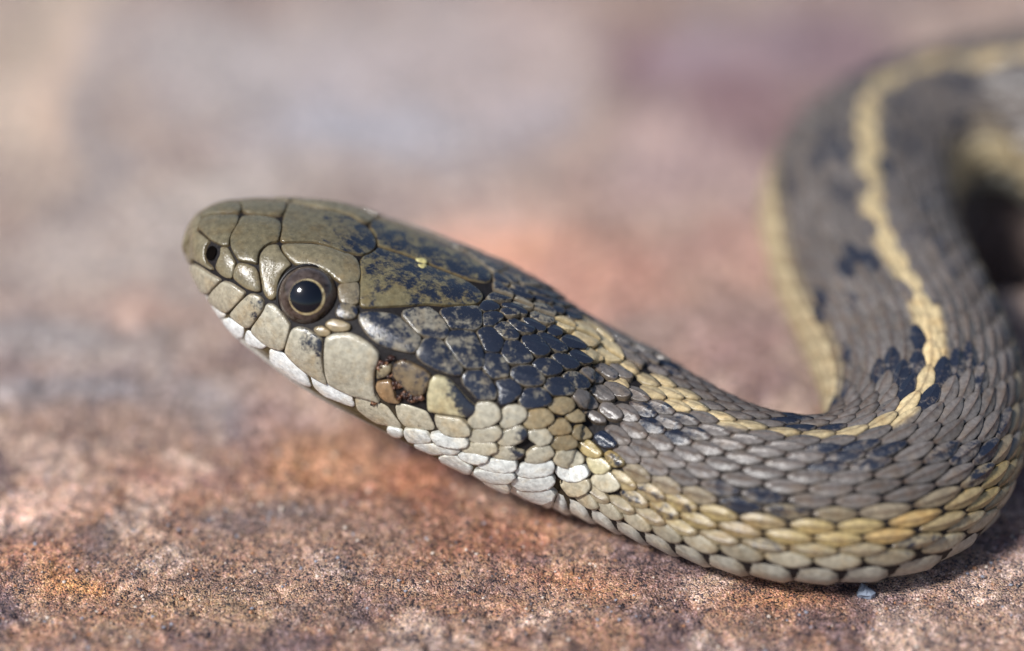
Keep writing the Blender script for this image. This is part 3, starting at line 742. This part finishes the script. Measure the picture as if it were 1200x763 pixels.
def make_eye():
    uq = hit_px(361.5, 347); P = ev(POS, uq[0], uq[1]); n = ev(NRM, uq[0], uq[1])
    view = (CAM - P) / np.linalg.norm(CAM - P)
    pxcm = (P - CAM) @ FWD / FPX
    R = 35.5 * pxcm
    cen = P - view * (R * .22)
    tgt = unproject(358.0, 347.6, np.array((cen - CAM) @ FWD)) - cen
    ax = view * math.sqrt(max(R * R - tgt @ tgt, 0)) + tgt; ax /= np.linalg.norm(ax)
    for side in (0, 1):
        def fix(V): return V if side == 0 else mirror_pts(V, uq[0]) + lv[int(uq[0])] * .34 - dv[int(uq[0])] * .10
        def put(nm, RR, a0, a1, m, par, na=12, shift=0.0):
            V, F = cap(cen, ax + shift * (RIGHT - .5 * UP), RR, a0, a1, na); V = fix(V); F = F if side == 0 else [g[::-1] for g in F]
            return mesh_obj(nm, V, F, m, par)
        e = put('eye', R, 0.001, math.radians(125), M_IRIS, snake, 26)
        put('iris_ring', R * 1.006, math.radians(28), math.radians(36), M_RING, e, 5, .045)
        put('pupil', R * 1.012, 0.001, math.radians(32.5), M_PUPIL, e, 12)
        # eyelid rim: a soft dark fold of skin round the eyeball
        V = []; F = []; nb, na = 56, 10; s = np.cross(view, [0, 0, 1.0]); s /= np.linalg.norm(s); w = np.cross(s, view)
        for k in range(nb):
            b = 2 * math.pi * k / nb; rad = math.cos(b) * s + math.sin(b) * w
            for j in range(na):
                g = 2 * math.pi * j / na
                V.append(cen + rad * (R * 1.03 + .016 * math.cos(g)) + view * (-R * .02 + .03 * math.sin(g)))
        for k in range(nb):
            for j in range(na):
                F.append((k * na + j, k * na + (j + 1) % na, ((k + 1) % nb) * na + (j + 1) % na, ((k + 1) % nb) * na + j))
        mesh_obj('eye_rim', fix(np.array(V)), F, M_DARK, e)
make_eye()

def make_nostril():
    uq0 = hit_px(247.5, 296.5)
    for sgn in (1, -1):
        c = ev(POS, uq0[0], uq0[1] * sgn); n = ev(NRM, uq0[0], uq0[1] * sgn)
        s = np.cross(n, [0, 0, 1.0]); s /= np.linalg.norm(s); w = np.cross(n, s)
        V = []; F = []; nb = 24; prof = [(1.25, -.004), (1.1, .034), (.95, .036), (.82, .012), (.6, -.03), (.25, -.06), (.02, -.062)]
        prof = [(1.12, .004), (1.02, .012), (.9, .010), (.78, -.002), (.6, -.008), (.3, -.010), (.02, -.010)]
        for r, h in prof:
            for k in range(nb):
                b = 2 * math.pi * k / nb
                V.append(c + n * h + r * (.064 * math.cos(b) * s + .070 * math.sin(b) * w))
        for i in range(len(prof) - 1):
            for k in range(nb):
                F.append((i * nb + k, (i + 1) * nb + k, (i + 1) * nb + (k + 1) % nb, i * nb + (k + 1) % nb))
        mesh_obj('nostril', np.array(V), F, M_HOLE, snake)
make_nostril()

# ------------------------------------------------------------------ scales of the body, row by row
Q_V = 0.572                                      # where the broad belly scales begin
def u_of(s): return np.interp(s, CLEN, np.arange(NU))
s_grid = CLEN
Lf = np.interp(UI, [0, 12, 16, 20, 24, 28, 40, 47], [.28, .285, .30, .325, .36, .43, .48, .40])
IDX = np.r_[0, np.cumsum(np.diff(s_grid) / (0.5 * (Lf[1:] + Lf[:-1])))]
def s_of_idx(i): return np.interp(i, IDX, s_grid)
NROW = 12                                        # rows each side of the middle one
def tmpl(nring, nang, n=1.8):
    rr = {4: [0, .45, .78, .95, 1.0], 3: [0, .5, .94, 1.0], 2: [0, .92, 1.0]}[nring]
    pts = [(0, 0, 0)]; F = []
    for r in rr[1:]:
        for k in range(nang):
            b = 2 * math.pi * k / nang; cx = math.cos(b); sy = math.sin(b)
            x = math.copysign(abs(cx) ** (2 / n), cx) * r; y = math.copysign(abs(sy) ** (2 / n), sy) * r
            pts.append((x, y, r))
    for k in range(nang):
        F.append((0, 1 + k, 1 + (k + 1) % nang))
    for i in range(nring - 1):
        for k in range(nang):
            a = 1 + i * nang
            F.append((a + k, a + nang + k, a + nang + (k + 1) % nang, a + (k + 1) % nang))
    return np.array(pts, float), F
TPL = {2: tmpl(4, 14), 1: tmpl(3, 12), 0: tmpl(2, 8)}

rnd = lambda a, b, c=0: float(hash2(np.array([a]), np.array([b]), 77 + c)[0])
def row_look(k, i, uu):
    """pigment of one scale: (colour, darkness, keel)"""
    sgn = 1 if k >= 0 else 2; ak = int(round(abs(k) * 10 / NROW)); side = k > 0; k = ak if side else -ak - 20
    g = .78 + .42 * rnd(i, k, 3)
    neck = np.clip((19.5 - uu) / 3.5, 0, 1)
    if ak == 0: return STRIPE * g, .02, .006
    if ak == 1:
        # half of each neighbouring row belongs to the stripe
        if rnd(i, k, 5) < (.98 if uu < 19.3 else .30): return STRIPE * g * .97, .08, .008
        return BACKC * g, .25 + (.5 if rnd(i // 2, k, 6) > .7 else 0), .012
    if ak == 2 and side and uu < 17.8: return (STRIPE * g, .05, .008) if rnd(i, 2, 55) < .6 else (BACKC * g * 1.1, .2, .02)
    if ak >= 8 and uu > (26.5 if side else 24.0) + .6 * rnd(i, k, 30): return SIDE * (.9 + .2 * rnd(i, k, 3)) * (.92 if ak == 6 else 1), .05, .016
    if ak <= 7:
        per = 5.0
        up_ = ((i + (0 if sgn == 1 else 1.3)) / per) % 1.0; lo_ = ((i + per / 2) / per) % 1.0
        dk = .12
        if ak in (2, 3) and up_ < (.22 if uu < 24 else .13): dk = .40 + .45 * rnd(i, k, 8)
        if ak in (6, 7) and lo_ < (.24 if uu < 24 else .16): dk = .45 + .45 * rnd(i, k, 9)
        if rnd(i, k, 10) > .93: dk = max(dk, .5)
        if ak <= 6 and uu < 18: dk = max(dk, (.62 + .3 * (rnd(i, k, 16) - .5)) * np.clip((17.6 - uu) / 2.6, 0, 1))
        if side and 18 < uu < 26.5: dk = min(dk, .62) if rnd(i, k, 15) < .6 else dk
        c = BACKC * g
        c = c * (1 + .30 * neck)
        if ak == 7: c = c * .65 + LATY * .35
        return c, dk, .026
    if ak in (8, 9):
        c = LATY * g
        w = rnd(i, k, 12)
        if w > .90: c = c * .85 + lin((196, 130, 62)) * .15
        elif w < .35: c = c * .45 + lin((140, 124, 98)) * .55
        if ak == 9: c = c * .55 + LOWC * .45
        c = c * (1 - neck * .5) + CREAM * neck * .5
        return c, .10 + (.35 if rnd(i, k, 13) > .85 else 0), .022
    c = LOWC * g * (1 - neck) + PALE * neck
    return c, .08, .0

cov = TRACED
cov_box = [(p.min(0), p.max(0)) for p in cov]
U_END_TRACE = 12.0
def covered(u, q):
    q = abs(q)
    for p, (lo, hi) in zip(cov, cov_box):
        if lo[0] <= u <= hi[0] and lo[1] <= q <= hi[1] and inside(np.array([[u, q]]), p)[0]: return True
    return False
# the last traced station on each strip of q: the lattice starts behind it
qbin = np.linspace(0, 1, 61); front = np.zeros(61)
for p in cov:
    pp = np.vstack([p, p[:1]])
    for a0, b0 in zip(pp[:-1], pp[1:]):
        for f in np.linspace(0, 1, 6):
            uu, qq = a0 + (b0 - a0) * f
            b = int(round(qq * 60)); front[b] = max(front[b], uu)
for b in range(61):
    if front[b] == 0: front[b] = front[max(0, b - 1)]
frontier = np.interp(np.linspace(0, 1, 61), np.linspace(0, 1, 61), front)

records = []
imax = int(IDX[-1]) - 2
for k in range(-NROW, NROW + 1):
    qc = k * (Q_V / (NROW + .55))
    for i in range(2, imax):
        idx = i + (.5 if k % 2 else 0.0)
        s0 = s_of_idx(idx); u0 = u_of(s0); uu = float(np.interp(u0, np.arange(NU), UI))
        if uu < 12.6: continue
        fb = frontier[int(round(abs(qc) * 60))]
        L = float(np.interp(uu, UI, Lf))
        if s0 + L * .62 < np.interp(fb, np.arange(NU), CLEN): continue
        if covered(u0, qc): continue
        P = ev(POS, u0, qc); N = ev(NRM, u0, qc)
        px, py, dep = project(P); face = ((CAM - P) / np.linalg.norm(CAM - P)) @ N
        vis = face > .05 and -20 < px < 1220 and -20 < py < 783
        records.append(dict(k=k, i=i, idx=idx, s=s0, u=u0, uu=uu, q=qc, L=L, area=(face / dep ** 2 if vis else -1), px=px, py=py, vis=vis))
vis_n = sorted([r for r in records if r['vis']], key=lambda r: -r['area'] * r['L'])
for n_, r in enumerate(records): r['single'] = False
for r in vis_n[:300]: r['single'] = True
print('body scales', len(records), 'visible', len(vis_n))

def scale_mesh(r):
    lod = 2 if r['single'] else (1 if r['vis'] else 0)
    T, F = TPL[lod]
    k, L = r['k'], r['L']; W = Q_V / (NROW + .55)
    jit = lambda c: rnd(r['i'], k, c) - .5
    aL = L * (.58 + .05 * jit(20)); bQ = W * (.72 + .07 * jit(21))
    du = np.array([r['u'] - 3, r['u'] + 3]); seg = np.linalg.norm(np.diff(ev(POS, du, np.full(2, r['q'])), axis=0)); cen_ = np.interp(du[1], np.arange(NU), CLEN) - np.interp(du[0], np.arange(NU), CLEN)
    st = max(.35, seg / cen_); aL = aL / st ** (.38 if st > 1 else .55); aL = min(aL, L * .85)
    bend = np.clip((st - 1.0) / .5, 0, 1); bQ *= 1 - .12 * bend
    if abs(k) == NROW: bQ *= 1.3
    x, y, rad = T[:, 0], T[:, 1], T[:, 2]
    taper = np.where(x > 0, 1 - .10 * x, 1.0)
    s = r['s'] + x * aL + .012 * jit(22); q = r['q'] + y * bQ * taper
    q = np.clip(q, -Q_V - .02, Q_V + .02) if abs(k) == NROW else q
    u = u_of(s)
    prof = np.where(rad > .999, 0.0, 1 - .22 * np.clip((rad - .7) / .25, 0, 1) ** 2)
    lift = .5 + .5 * x
    h = -.022 + (.012 + .050 * lift) * prof + .003 * (1 - rad ** 2)
    col, dk, keel = row_look(k, r['i'], r['uu'])
    if keel: h = h + np.where(np.abs(y) < .02, keel * 1.25 * np.clip(1.1 - rad, 0, 1) ** .5, 0)
    P = ev(POS, u, q) + ev(NRM, u, q) * h[:, None]
    rim = lin((60, 52, 44)) if abs(k) < 9 else lin((110, 92, 56))
    e = np.clip((rad - .86) / .14, 0, 1)[:, None] * .6
    c = col[None] * (1 - e) + rim * e
    kl = np.where(np.abs(y) < .02, .55, 0)[:, None] if keel else 0
    c = c * 1.06; c = c * (1 - kl) + lin((84, 64, 52)) * kl
    if abs(k) == 1 and r['uu'] > 19.3:                                             # only the inner half carries the stripe
        outer = np.clip((np.sign(k) * y) * 2.2, 0, 1)[:, None]; c = c * (1 - outer) + BACKC * outer
    if k == 9 and r['uu'] > 26.5:
        inner = np.clip(.35 - np.sign(k) * y * 1.8, 0, 1)[:, None]; c = c * (1 - inner) + BACKC * inner
    al = dk * (1 - e[:, 0])
    r['flat'] = [bool((rad[list(f)] > .999).any()) for f in F]; r['ridge'] = (np.abs(y) < .02) & (rad < .95) if keel else None
    return P, F, np.concatenate([c, al[:, None]], 1)

def right_way(P, F, N):
    f = F[-1]; nn = np.cross(P[f[1]] - P[f[0]], P[f[2]] - P[f[0]])
    return F if nn @ N > 0 else [g[::-1] for g in F]

rv, rf, rc, nv = [], [], [], 0; rflat = []
for r in records:
    P, F, c = scale_mesh(r)
    F = right_way(P, F, ev(NRM, r['u'], r['q']))
    if r['single']:
        mesh_obj('body_scale', P, F, M_BODY, snake, c, True, r['flat'], r['ridge'])
    else:
        rflat += r['flat']; rv.append(P); rc.append(c); rf += [tuple(x + nv for x in f) for f in F]; nv += len(P)
rest = mesh_obj('body_scales_small', np.vstack(rv), rf, M_BODY, snake, np.vstack(rc), True, rflat)
rest.name = 'small_scale'; rest['kind'] = 'stuff'

# belly scales: broad, each lapping over the next
def belly():
    fq = np.interp(np.searchsorted(UI, 15.2), np.arange(NU), CLEN)
    na, nc = 6, 30
    for i in range(2, imax):
        s0 = s_of_idx(i + .5); uu = float(np.interp(u_of(s0), np.arange(NU), UI))
        if uu < 14.0: continue
        L = float(np.interp(uu, UI, Lf))
        V = []; c = []; qs = np.linspace(Q_V + .012, 2 - Q_V - .012, nc)
        neck = np.clip((19 - uu) / 4, 0, 1)
        base = lin((154, 150, 138)) * (1 - neck) + WHITE * neck; base = base * (.92 + .16 * rnd(i, 40))
        for a in range(na):
            f = a / (na - 1)
            for j, q in enumerate(qs):
                ed = min(j, nc - 1 - j) / 3.0; ed = min(ed, 1.0)
                s = s0 + (f - .46) * L * (1.06 if ed >= 1 else .80 + .26 * ed) + (1 - ed) * L * .04
                qq = q if q <= 1 else q - 2
                lift = -.018 + .045 * f
                if a == na - 1: lift = -.012
                if j in (0, nc - 1): lift = -.016
                u = u_of(s)
                V.append(ev(POS, u, qq) + ev(NRM, u, qq) * lift)
                d = .7 if (a >= na - 2) else 0
                c.append(np.r_[base * (1 - .45 * (a == na - 1)), 0.05 + .45 * (a == 0)])
        V = np.array(V).reshape(-1, 3)
        F = [(a * nc + j, a * nc + j + 1, (a + 1) * nc + j + 1, (a + 1) * nc + j) for a in range(na - 1) for j in range(nc - 1)]
        mi = (na // 2) * nc + nc // 2
        f = F[(na // 2) * (nc - 1) + nc // 2]; nn = np.cross(V[f[1]] - V[f[0]], V[f[2]] - V[f[0]])
        if nn @ ev(NRM, u_of(s0), 1.0) < 0: F = [g[::-1] for g in F]
        mesh_obj('belly_scale', V, F, M_BODY, snake, np.array(c))
belly()

# ------------------------------------------------------------------ the rock
def ground():
    def axis(lo, hi, step, far, grow=1.25):
        a = list(np.arange(lo, hi + 1e-6, step)); s = step; x = hi
        while x < far: s *= grow; x += s; a.append(x)
        s = step; x = lo
        while x > -far: s *= grow; x -= s; a.insert(0, x)
        return np.array(a)
    y0 = ground_at(600, 775)[1]; y1 = ground_at(600, 560)[1]; yt = ground_at(600, -20)[1]
    xs = axis(-6.2, 6.2, .028, 200)
    ys_near = list(np.arange(y0 - .2, y1, .028)); s = .028; x = ys_near[-1]
    while x < 250: s = min(s * 1.02, .25) if x < yt + 2 else s * 1.25; x += s; ys_near.append(x)
    s = .028; x = ys_near[0]
    while x > -200: s *= 1.25; x -= s; ys_near.insert(0, x)
    ys = np.array(ys_near)
    X, Y = np.meshgrid(xs, ys, indexing='ij')
    wx = X + 1.1 * (fbm(X * .45, Y * .45, 3, 5) - .5) * 2; wy = Y + 1.1 * (fbm(X * .45, Y * .45, 3, 9) - .5) * 2
    base = lin((164, 132, 114))
    col = np.ones(X.shape + (3,)) * base
    def ss(a_, lo_, hi_): w_ = np.clip((a_ - lo_) / (hi_ - lo_), 0, 1); return (w_ * w_ * (3 - 2 * w_))[..., None]
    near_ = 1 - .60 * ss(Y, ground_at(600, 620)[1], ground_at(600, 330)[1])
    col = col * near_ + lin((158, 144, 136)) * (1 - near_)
    w_ = ss(fbm(X * 1.1, Y * 1.1, 5, 61, .6), .50, .66) * .40 * near_; col = col * (1 - w_) + lin((172, 118, 88)) * w_
    w_ = ss(fbm(X * 1.3 + 9, Y * 1.3, 5, 71, .6), .50, .64) * .70 * near_; col = col * (1 - w_) + lin((104, 88, 96)) * w_
    w_ = ss(fbm(X * 1.0 - 5, Y * 1.0, 5, 81, .6), .56, .70) * .7 * near_; col = col * (1 - w_) + lin((206, 180, 164)) * w_
    w_ = ss(fbm(X * 4, Y * 4, 4, 91, .65), .52, .66) * .55 * near_; col = col * (1 - w_) + lin((92, 76, 78)) * w_
    # mineral stains of the slab, some with the snake's shade painted in round its bend: pixel of the photograph, reach in pixels across and in depth, colour, strength
    STAIN_SHADE = [(40, 80, 90, 150, (198, 178, 158), .85), (105, 130, 26, 120, (140, 134, 136), .8), (70, 110, 30, 70, (206, 174, 150), .7), (300, 60, 150, 70, (172, 164, 162), .9), (430, 140, 120, 60, (160, 166, 178), .8), (250, 220, 160, 60, (182, 172, 164), .8),
          (160, 300, 130, 50, (178, 168, 160), .7), (480, 60, 110, 70, (176, 164, 162), .8), (620, 60, 90, 70, (186, 166, 160), .8), (560, 250, 90, 45, (200, 172, 158), .8), (610, 290, 100, 55, (224, 160, 130), .95), (700, 340, 90, 50, (200, 138, 116), .85),
          (590, 120, 60, 40, (160, 154, 160), .6), (780, 80, 70, 60, (116, 86, 98), .9), (860, 60, 60, 60, (158, 138, 148), .8), (880, 150, 60, 60, (120, 88, 95), .9), (960, 60, 90, 70, (124, 98, 110), .85), (780, 190, 90, 50, (180, 152, 148), .8), (850, 300, 70, 60, (186, 140, 126), .8),
          (60, 420, 120, 40, (150, 146, 146), .8), (30, 500, 80, 24, (136, 134, 138), .85), (180, 470, 80, 26, (150, 146, 148), .7), (290, 470, 70, 30, (166, 134, 128), .7), (150, 370, 60, 24, (200, 160, 142), .6), (350, 520, 80, 34, (176, 124, 88), .9), (440, 560, 70, 30, (170, 108, 76), .8), (560, 600, 90, 30, (160, 106, 78), .8),
          (70, 585, 60, 24, (236, 196, 176), .95), (20, 600, 30, 20, (226, 190, 172), .8), (80, 640, 50, 16, (196, 136, 108), .7), (130, 660, 40, 12, (204, 140, 84), .8), (300, 590, 60, 20, (104, 92, 92), .9), (440, 600, 80, 22, (122, 100, 92), .7), (200, 545, 70, 16, (190, 140, 120), .6), (160, 630, 26, 16, (96, 90, 96), .8), (360, 650, 70, 14, (142, 128, 122), .6),
          (240, 700, 90, 20, (168, 138, 108), .6), (500, 690, 120, 18, (118, 98, 92), .6), (640, 680, 90, 22, (174, 122, 90), .7), (760, 700, 70, 14, (130, 104, 94), .6), (900, 715, 90, 18, (182, 128, 92), .7), (1010, 735, 60, 14, (110, 92, 92), .7), (1120, 640, 80, 50, (138, 106, 106), .8), (1170, 560, 60, 60, (112, 86, 94), .8), (1180, 720, 60, 30, (176, 150, 134), .6), (1160, 420, 60, 60, (116, 92, 104), .8), (900, 420, 60, 40, (150, 116, 116), .7), (830, 410, 60, 30, (176, 140, 130), .5), (100, 745, 120, 16, (138, 112, 108), .5)]
    for (u, v, ru, rv_, c, w) in STAIN_SHADE:
        p = ground_at(u, v); rx = abs(ground_at(u + ru, v)[0] - p[0]); ry = .5 * abs(ground_at(u, v - rv_)[1] - ground_at(u, v + rv_)[1])
        ww = w * np.exp(-(((wx - p[0]) / rx) ** 2 + ((wy - p[1]) / ry) ** 2) ** 1.2)
        col = col * (1 - ww[..., None]) + lin(c) * 1.12 * ww[..., None] * .85 + col * ww[..., None] * .15
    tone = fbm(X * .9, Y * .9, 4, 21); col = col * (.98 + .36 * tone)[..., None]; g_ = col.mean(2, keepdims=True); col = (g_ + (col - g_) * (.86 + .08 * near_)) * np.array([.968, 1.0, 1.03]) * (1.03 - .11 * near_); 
    al = np.clip((fbm(X * 2.2, Y * 2.2, 4, 33) - .42) * 4, 0, 1)
    Z = .10 * (fbm(X * .35, Y * .35, 3, 41) - .5) + .10 * (fbm(X * 1.6, Y * 1.6, 4, 45) - .5)
    fine = (Y > y0 - 2) & (Y < y1 + 3) & (np.abs(X) < 7)
    pit = np.clip((fbm(X * 5, Y * 5, 3, 53, .6) - .58) * 8, 0, 1)
    Z = Z + (.06 * (fbm(X * 9, Y * 9, 3, 51, .7) - .5) - .05 * pit) * np.where(fine, 1, .3)
    # the slab is level where the snake lies on it
    m = (UI > 19); cx = C[m][::8, 0]; cy = C[m][::8, 1]
    dmin = np.full(X.shape, 1e9)
    for a0, b0 in zip(cx, cy): dmin = np.minimum(dmin, (X - a0) ** 2 + (Y - b0) ** 2)
    w = np.clip((np.sqrt(dmin) - .7) / 1.0, 0, 1)
    Z = np.minimum(Z, 0.02 * (1 - w) + Z * w) * w + (Z * .25 - .012) * (1 - w)
    # a hollow added under the far coil to darken the shaded gap
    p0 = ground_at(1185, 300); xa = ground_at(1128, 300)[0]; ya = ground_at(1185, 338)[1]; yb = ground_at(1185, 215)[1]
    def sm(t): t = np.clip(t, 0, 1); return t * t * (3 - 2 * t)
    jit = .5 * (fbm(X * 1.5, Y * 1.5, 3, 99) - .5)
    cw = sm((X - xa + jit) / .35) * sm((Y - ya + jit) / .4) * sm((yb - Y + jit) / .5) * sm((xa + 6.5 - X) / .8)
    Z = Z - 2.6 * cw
    col = col * (1 - .75 * cw[..., None]) + lin((58, 44, 42)) * .75 * cw[..., None]  # shade of the gap painted dark into the hollow
    nx, ny = X.shape
    V = np.stack([X, Y, Z], 2).reshape(-1, 3)
    a = (np.arange(nx - 1)[:, None] * ny + np.arange(ny - 1)[None]).ravel()
    F = np.stack([a, a + ny, a + ny + 1, a + 1], 1)
    t = NT('sandstone'); co = t.coord(); at = t.attr()
    def vor(scale, rand=1.0):
        x = t.n('ShaderNodeTexVoronoi'); t.l(co, x.inputs['Vector']); x.inputs['Scale'].default_value = scale; return x
    v1 = vor(56); v2 = vor(30)
    sep = t.n('ShaderNodeSeparateColor'); t.l(v1.outputs['Color'], sep.inputs[0])
    sep2 = t.n('ShaderNodeSeparateColor'); t.l(v2.outputs['Color'], sep2.inputs[0])
    cl = t.noise(co, 7, 5, .65)
    g1 = t.math('ADD', sep.outputs[0], t.math('MULTIPLY', t.math('SUBTRACT', cl, .5), 1.5))
    rp = t.n('ShaderNodeValToRGB'); t.l(g1, rp.inputs[0]); e = rp.color_ramp.elements; rp.color_ramp.interpolation = 'LINEAR'
    stops = [(0.0, (.10, .12, .18)), (.16, (.24, .26, .34)), (.32, (.74, .70, .72)), (.52, (1.02, .94, .86)), (.72, (1.30, 1.08, .86)), (.88, (1.42, 1.36, 1.28)), (1.0, (2.2, 2.2, 2.25))]
    e[0].position, e[0].color = stops[0][0], (*stops[0][1], 1); e[1].position, e[1].color = stops[-1][0], (*stops[-1][1], 1)
    for p_, c_ in stops[1:-1]:
        q_ = e.new(p_); q_.color = (*c_, 1)
    c1 = t.mix(1.0, at.outputs['Color'], rp.outputs[0], 'MULTIPLY')
    hue = t.mr(sep2.outputs[1], 0, 1, .490, .515)
    hs = t.n('ShaderNodeHueSaturation'); t.l(hue, hs.inputs['Hue']); hs.inputs['Saturation'].default_value = 1.0; hs.inputs['Value'].default_value = 1.0; t.l(c1, hs.inputs['Color'])
    sp = t.mr(t.noise(co, 18, 4, .7), .60, .70, 0, .55)
    c2 = t.mix(t.math('MULTIPLY', sp, t.mr(at.outputs['Alpha'], 0, 1, .35, 1)), hs.outputs[0], (.035, .035, .05))
    t.l(c2, t.b.inputs['Base Color'])
    t.l(t.mr(sep.outputs[2], 0, 1, .45, .95), t.b.inputs['Roughness']); t.b.inputs['Specular IOR Level'].default_value = .35
    hgt = t.math('ADD', t.math('MULTIPLY', v1.outputs['Distance'], -.8), t.math('MULTIPLY', t.noise(co, 20, 4, .6), 1.2))
    t.bump(hgt, .8, .0003)
    # loose grit along the front of the slab
    rg = np.random.default_rng(3); n = 4200
    gx = rg.uniform(-5.8, 5.8, n); gy = rg.uniform(y0 - .2, y1 + 1.0, n)
    ii = np.clip(np.searchsorted(xs, gx) - 1, 0, nx - 2); jj = np.clip(np.searchsorted(ys, gy) - 1, 0, ny - 2)
    keep = dmin[ii, jj] > .9; gx, gy, ii, jj = gx[keep], gy[keep], ii[keep], jj[keep]; n = len(gx)
    gz = Z[ii, jj]
    ico = np.array([(0, 0, 1), (.89, 0, .45), (.28, .85, .45), (-.72, .53, .45), (-.72, -.53, .45), (.28, -.85, .45), (.72, .53, -.45), (-.28, .85, -.45), (-.89, 0, -.45), (-.28, -.85, -.45), (.72, -.53, -.45), (0, 0, -1)])
    icf = np.array([(0, 1, 2), (0, 2, 3), (0, 3, 4), (0, 4, 5), (0, 5, 1), (1, 6, 2), (2, 7, 3), (3, 8, 4), (4, 9, 5), (5, 10, 1), (6, 7, 2), (7, 8, 3), (8, 9, 4), (9, 10, 5), (10, 6, 1), (11, 7, 6), (11, 8, 7), (11, 9, 8), (11, 10, 9), (11, 6, 10)])
    r_ = .008 + .016 * rg.random(n) ** 3
    GV = ico[None] * r_[:, None, None] * (1 + .3 * rg.uniform(-1, 1, (n, 12, 1))) * np.array([1, 1, .7]) + np.stack([gx, gy, gz + r_ * .35], 1)[:, None]
    pal = lin([(150, 110, 84), (186, 150, 124), (206, 190, 176), (84, 72, 74), (52, 50, 58), (172, 120, 84), (140, 140, 150)])
    GC = pal[rg.integers(0, len(pal), n)][:, None].repeat(12, 1)
    GF = (icf[None] + (np.arange(n) * 12)[:, None, None]).reshape(-1, 3)
    tg = NT('grit'); tg.l(tg.attr().outputs['Color'], tg.b.inputs['Base Color']); tg.b.inputs['Roughness'].default_value = .5
    go = mesh_obj('grit', GV.reshape(-1, 3), GF, tg.m, None, np.concatenate([GC.reshape(-1, 3), np.ones((n * 12, 1))], 1), False)
    go['kind'] = 'stuff'; go['label'] = 'loose sandy grit scattered on the front of the rock'
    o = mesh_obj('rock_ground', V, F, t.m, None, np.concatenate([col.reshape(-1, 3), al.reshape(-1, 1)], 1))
    o['kind'] = 'structure'; o['label'] = 'weathered red and grey sandstone slab under the snake'
ground()


# ------------------------------------------------------------------ small marks and things that lie about
def blob(c, n, r, seed, flat=.6, sub=10):
    """an irregular lump: a squashed ball with a crumpled surface"""
    s = np.cross(n, [0.3, 0.2, 1.0]); s /= np.linalg.norm(s); w = np.cross(n, s); V = []; F = []; rg = np.random.default_rng(seed)
    ph = rg.uniform(0, 6.28, 6); nb = sub
    for a in range(nb // 2 + 1):
        el = -math.pi / 2 + math.pi * a / (nb // 2)
        for k in range(nb):
            b = 2 * math.pi * k / nb
            rr = r * (1 + .22 * math.sin(2 * b + ph[0] + el) + .16 * math.sin(3 * b + ph[1] - 2 * el) + .10 * math.sin(5 * el + ph[2] + b))
            V.append(c + rr * (math.cos(el) * (math.cos(b) * s + math.sin(b) * w) + flat * math.sin(el) * n))
    for a in range(nb // 2):
        for k in range(nb):
            F.append((a * nb + k, a * nb + (k + 1) % nb, (a + 1) * nb + (k + 1) % nb, (a + 1) * nb + k))
    return np.array(V), F
def at_skin(u, v):
    q = hit_px(u, v); return ev(POS, q[0], q[1]), ev(NRM, q[0], q[1])
M_SPOT = simple('pale_yellow_spot', lin((190, 178, 120)), .4).m
for (u, v, r_, sd) in ((494, 307, .060, 3), (494.5, 313.6, .050, 4)):
    p, n = at_skin(u, v); V, F = blob(p + n * .014, n, r_, sd, .35, 12)
    o = mesh_obj('yellow_spot', V, F, M_SPOT, snake)
M_SCAB = scale_material('scab', .3, .5)
rg = np.random.default_rng(5); vs, fs, cs, n0 = [], [], [], 0
for (u, v, m, rad) in ((449, 428, 9, 7), (459, 441, 7, 5), (468, 453, 10, 8), (480, 464, 9, 8), (440, 470, 5, 6), (490, 462, 12, 7), (484, 467, 10, 6), (474, 462, 10, 7), (462, 424, 8, 9)):
    for _ in range(m):
        p, n = at_skin(u + rg.normal(0, rad * .6), v + rg.normal(0, rad * .35))
        V, F = blob(p + n * .006, n, rg.uniform(.012, .036), int(rg.integers(1e6)), .9, 8)
        vs.append(V); fs += [tuple(x + n0 for x in f) for f in F]; n0 += len(V)
        c = lin([(64, 40, 32), (96, 62, 44), (44, 32, 32), (120, 84, 60)][int(rg.integers(4))]); cs.append(np.r_[c, .1][None].repeat(len(V), 0))
o = mesh_obj('scab', np.vstack(vs), fs, M_SCAB, snake, np.vstack(cs)); o['kind'] = 'stuff'; o['label'] = 'dark reddish scab at the corner of the mouth'

M_QZ = simple('quartz', lin((124, 134, 150)), .5).m
g0 = ground_at(1014, 697); V, F = blob(np.array([g0[0], g0[1], .03]), np.array([0, 0, 1.0]), .085, 11, .8, 10)
o = mesh_obj('pebble', V, F, M_QZ, None, None, False); o['label'] = 'tiny pale blue-grey quartz pebble on the rock just below the bend of the snake'; o['category'] = 'pebble'
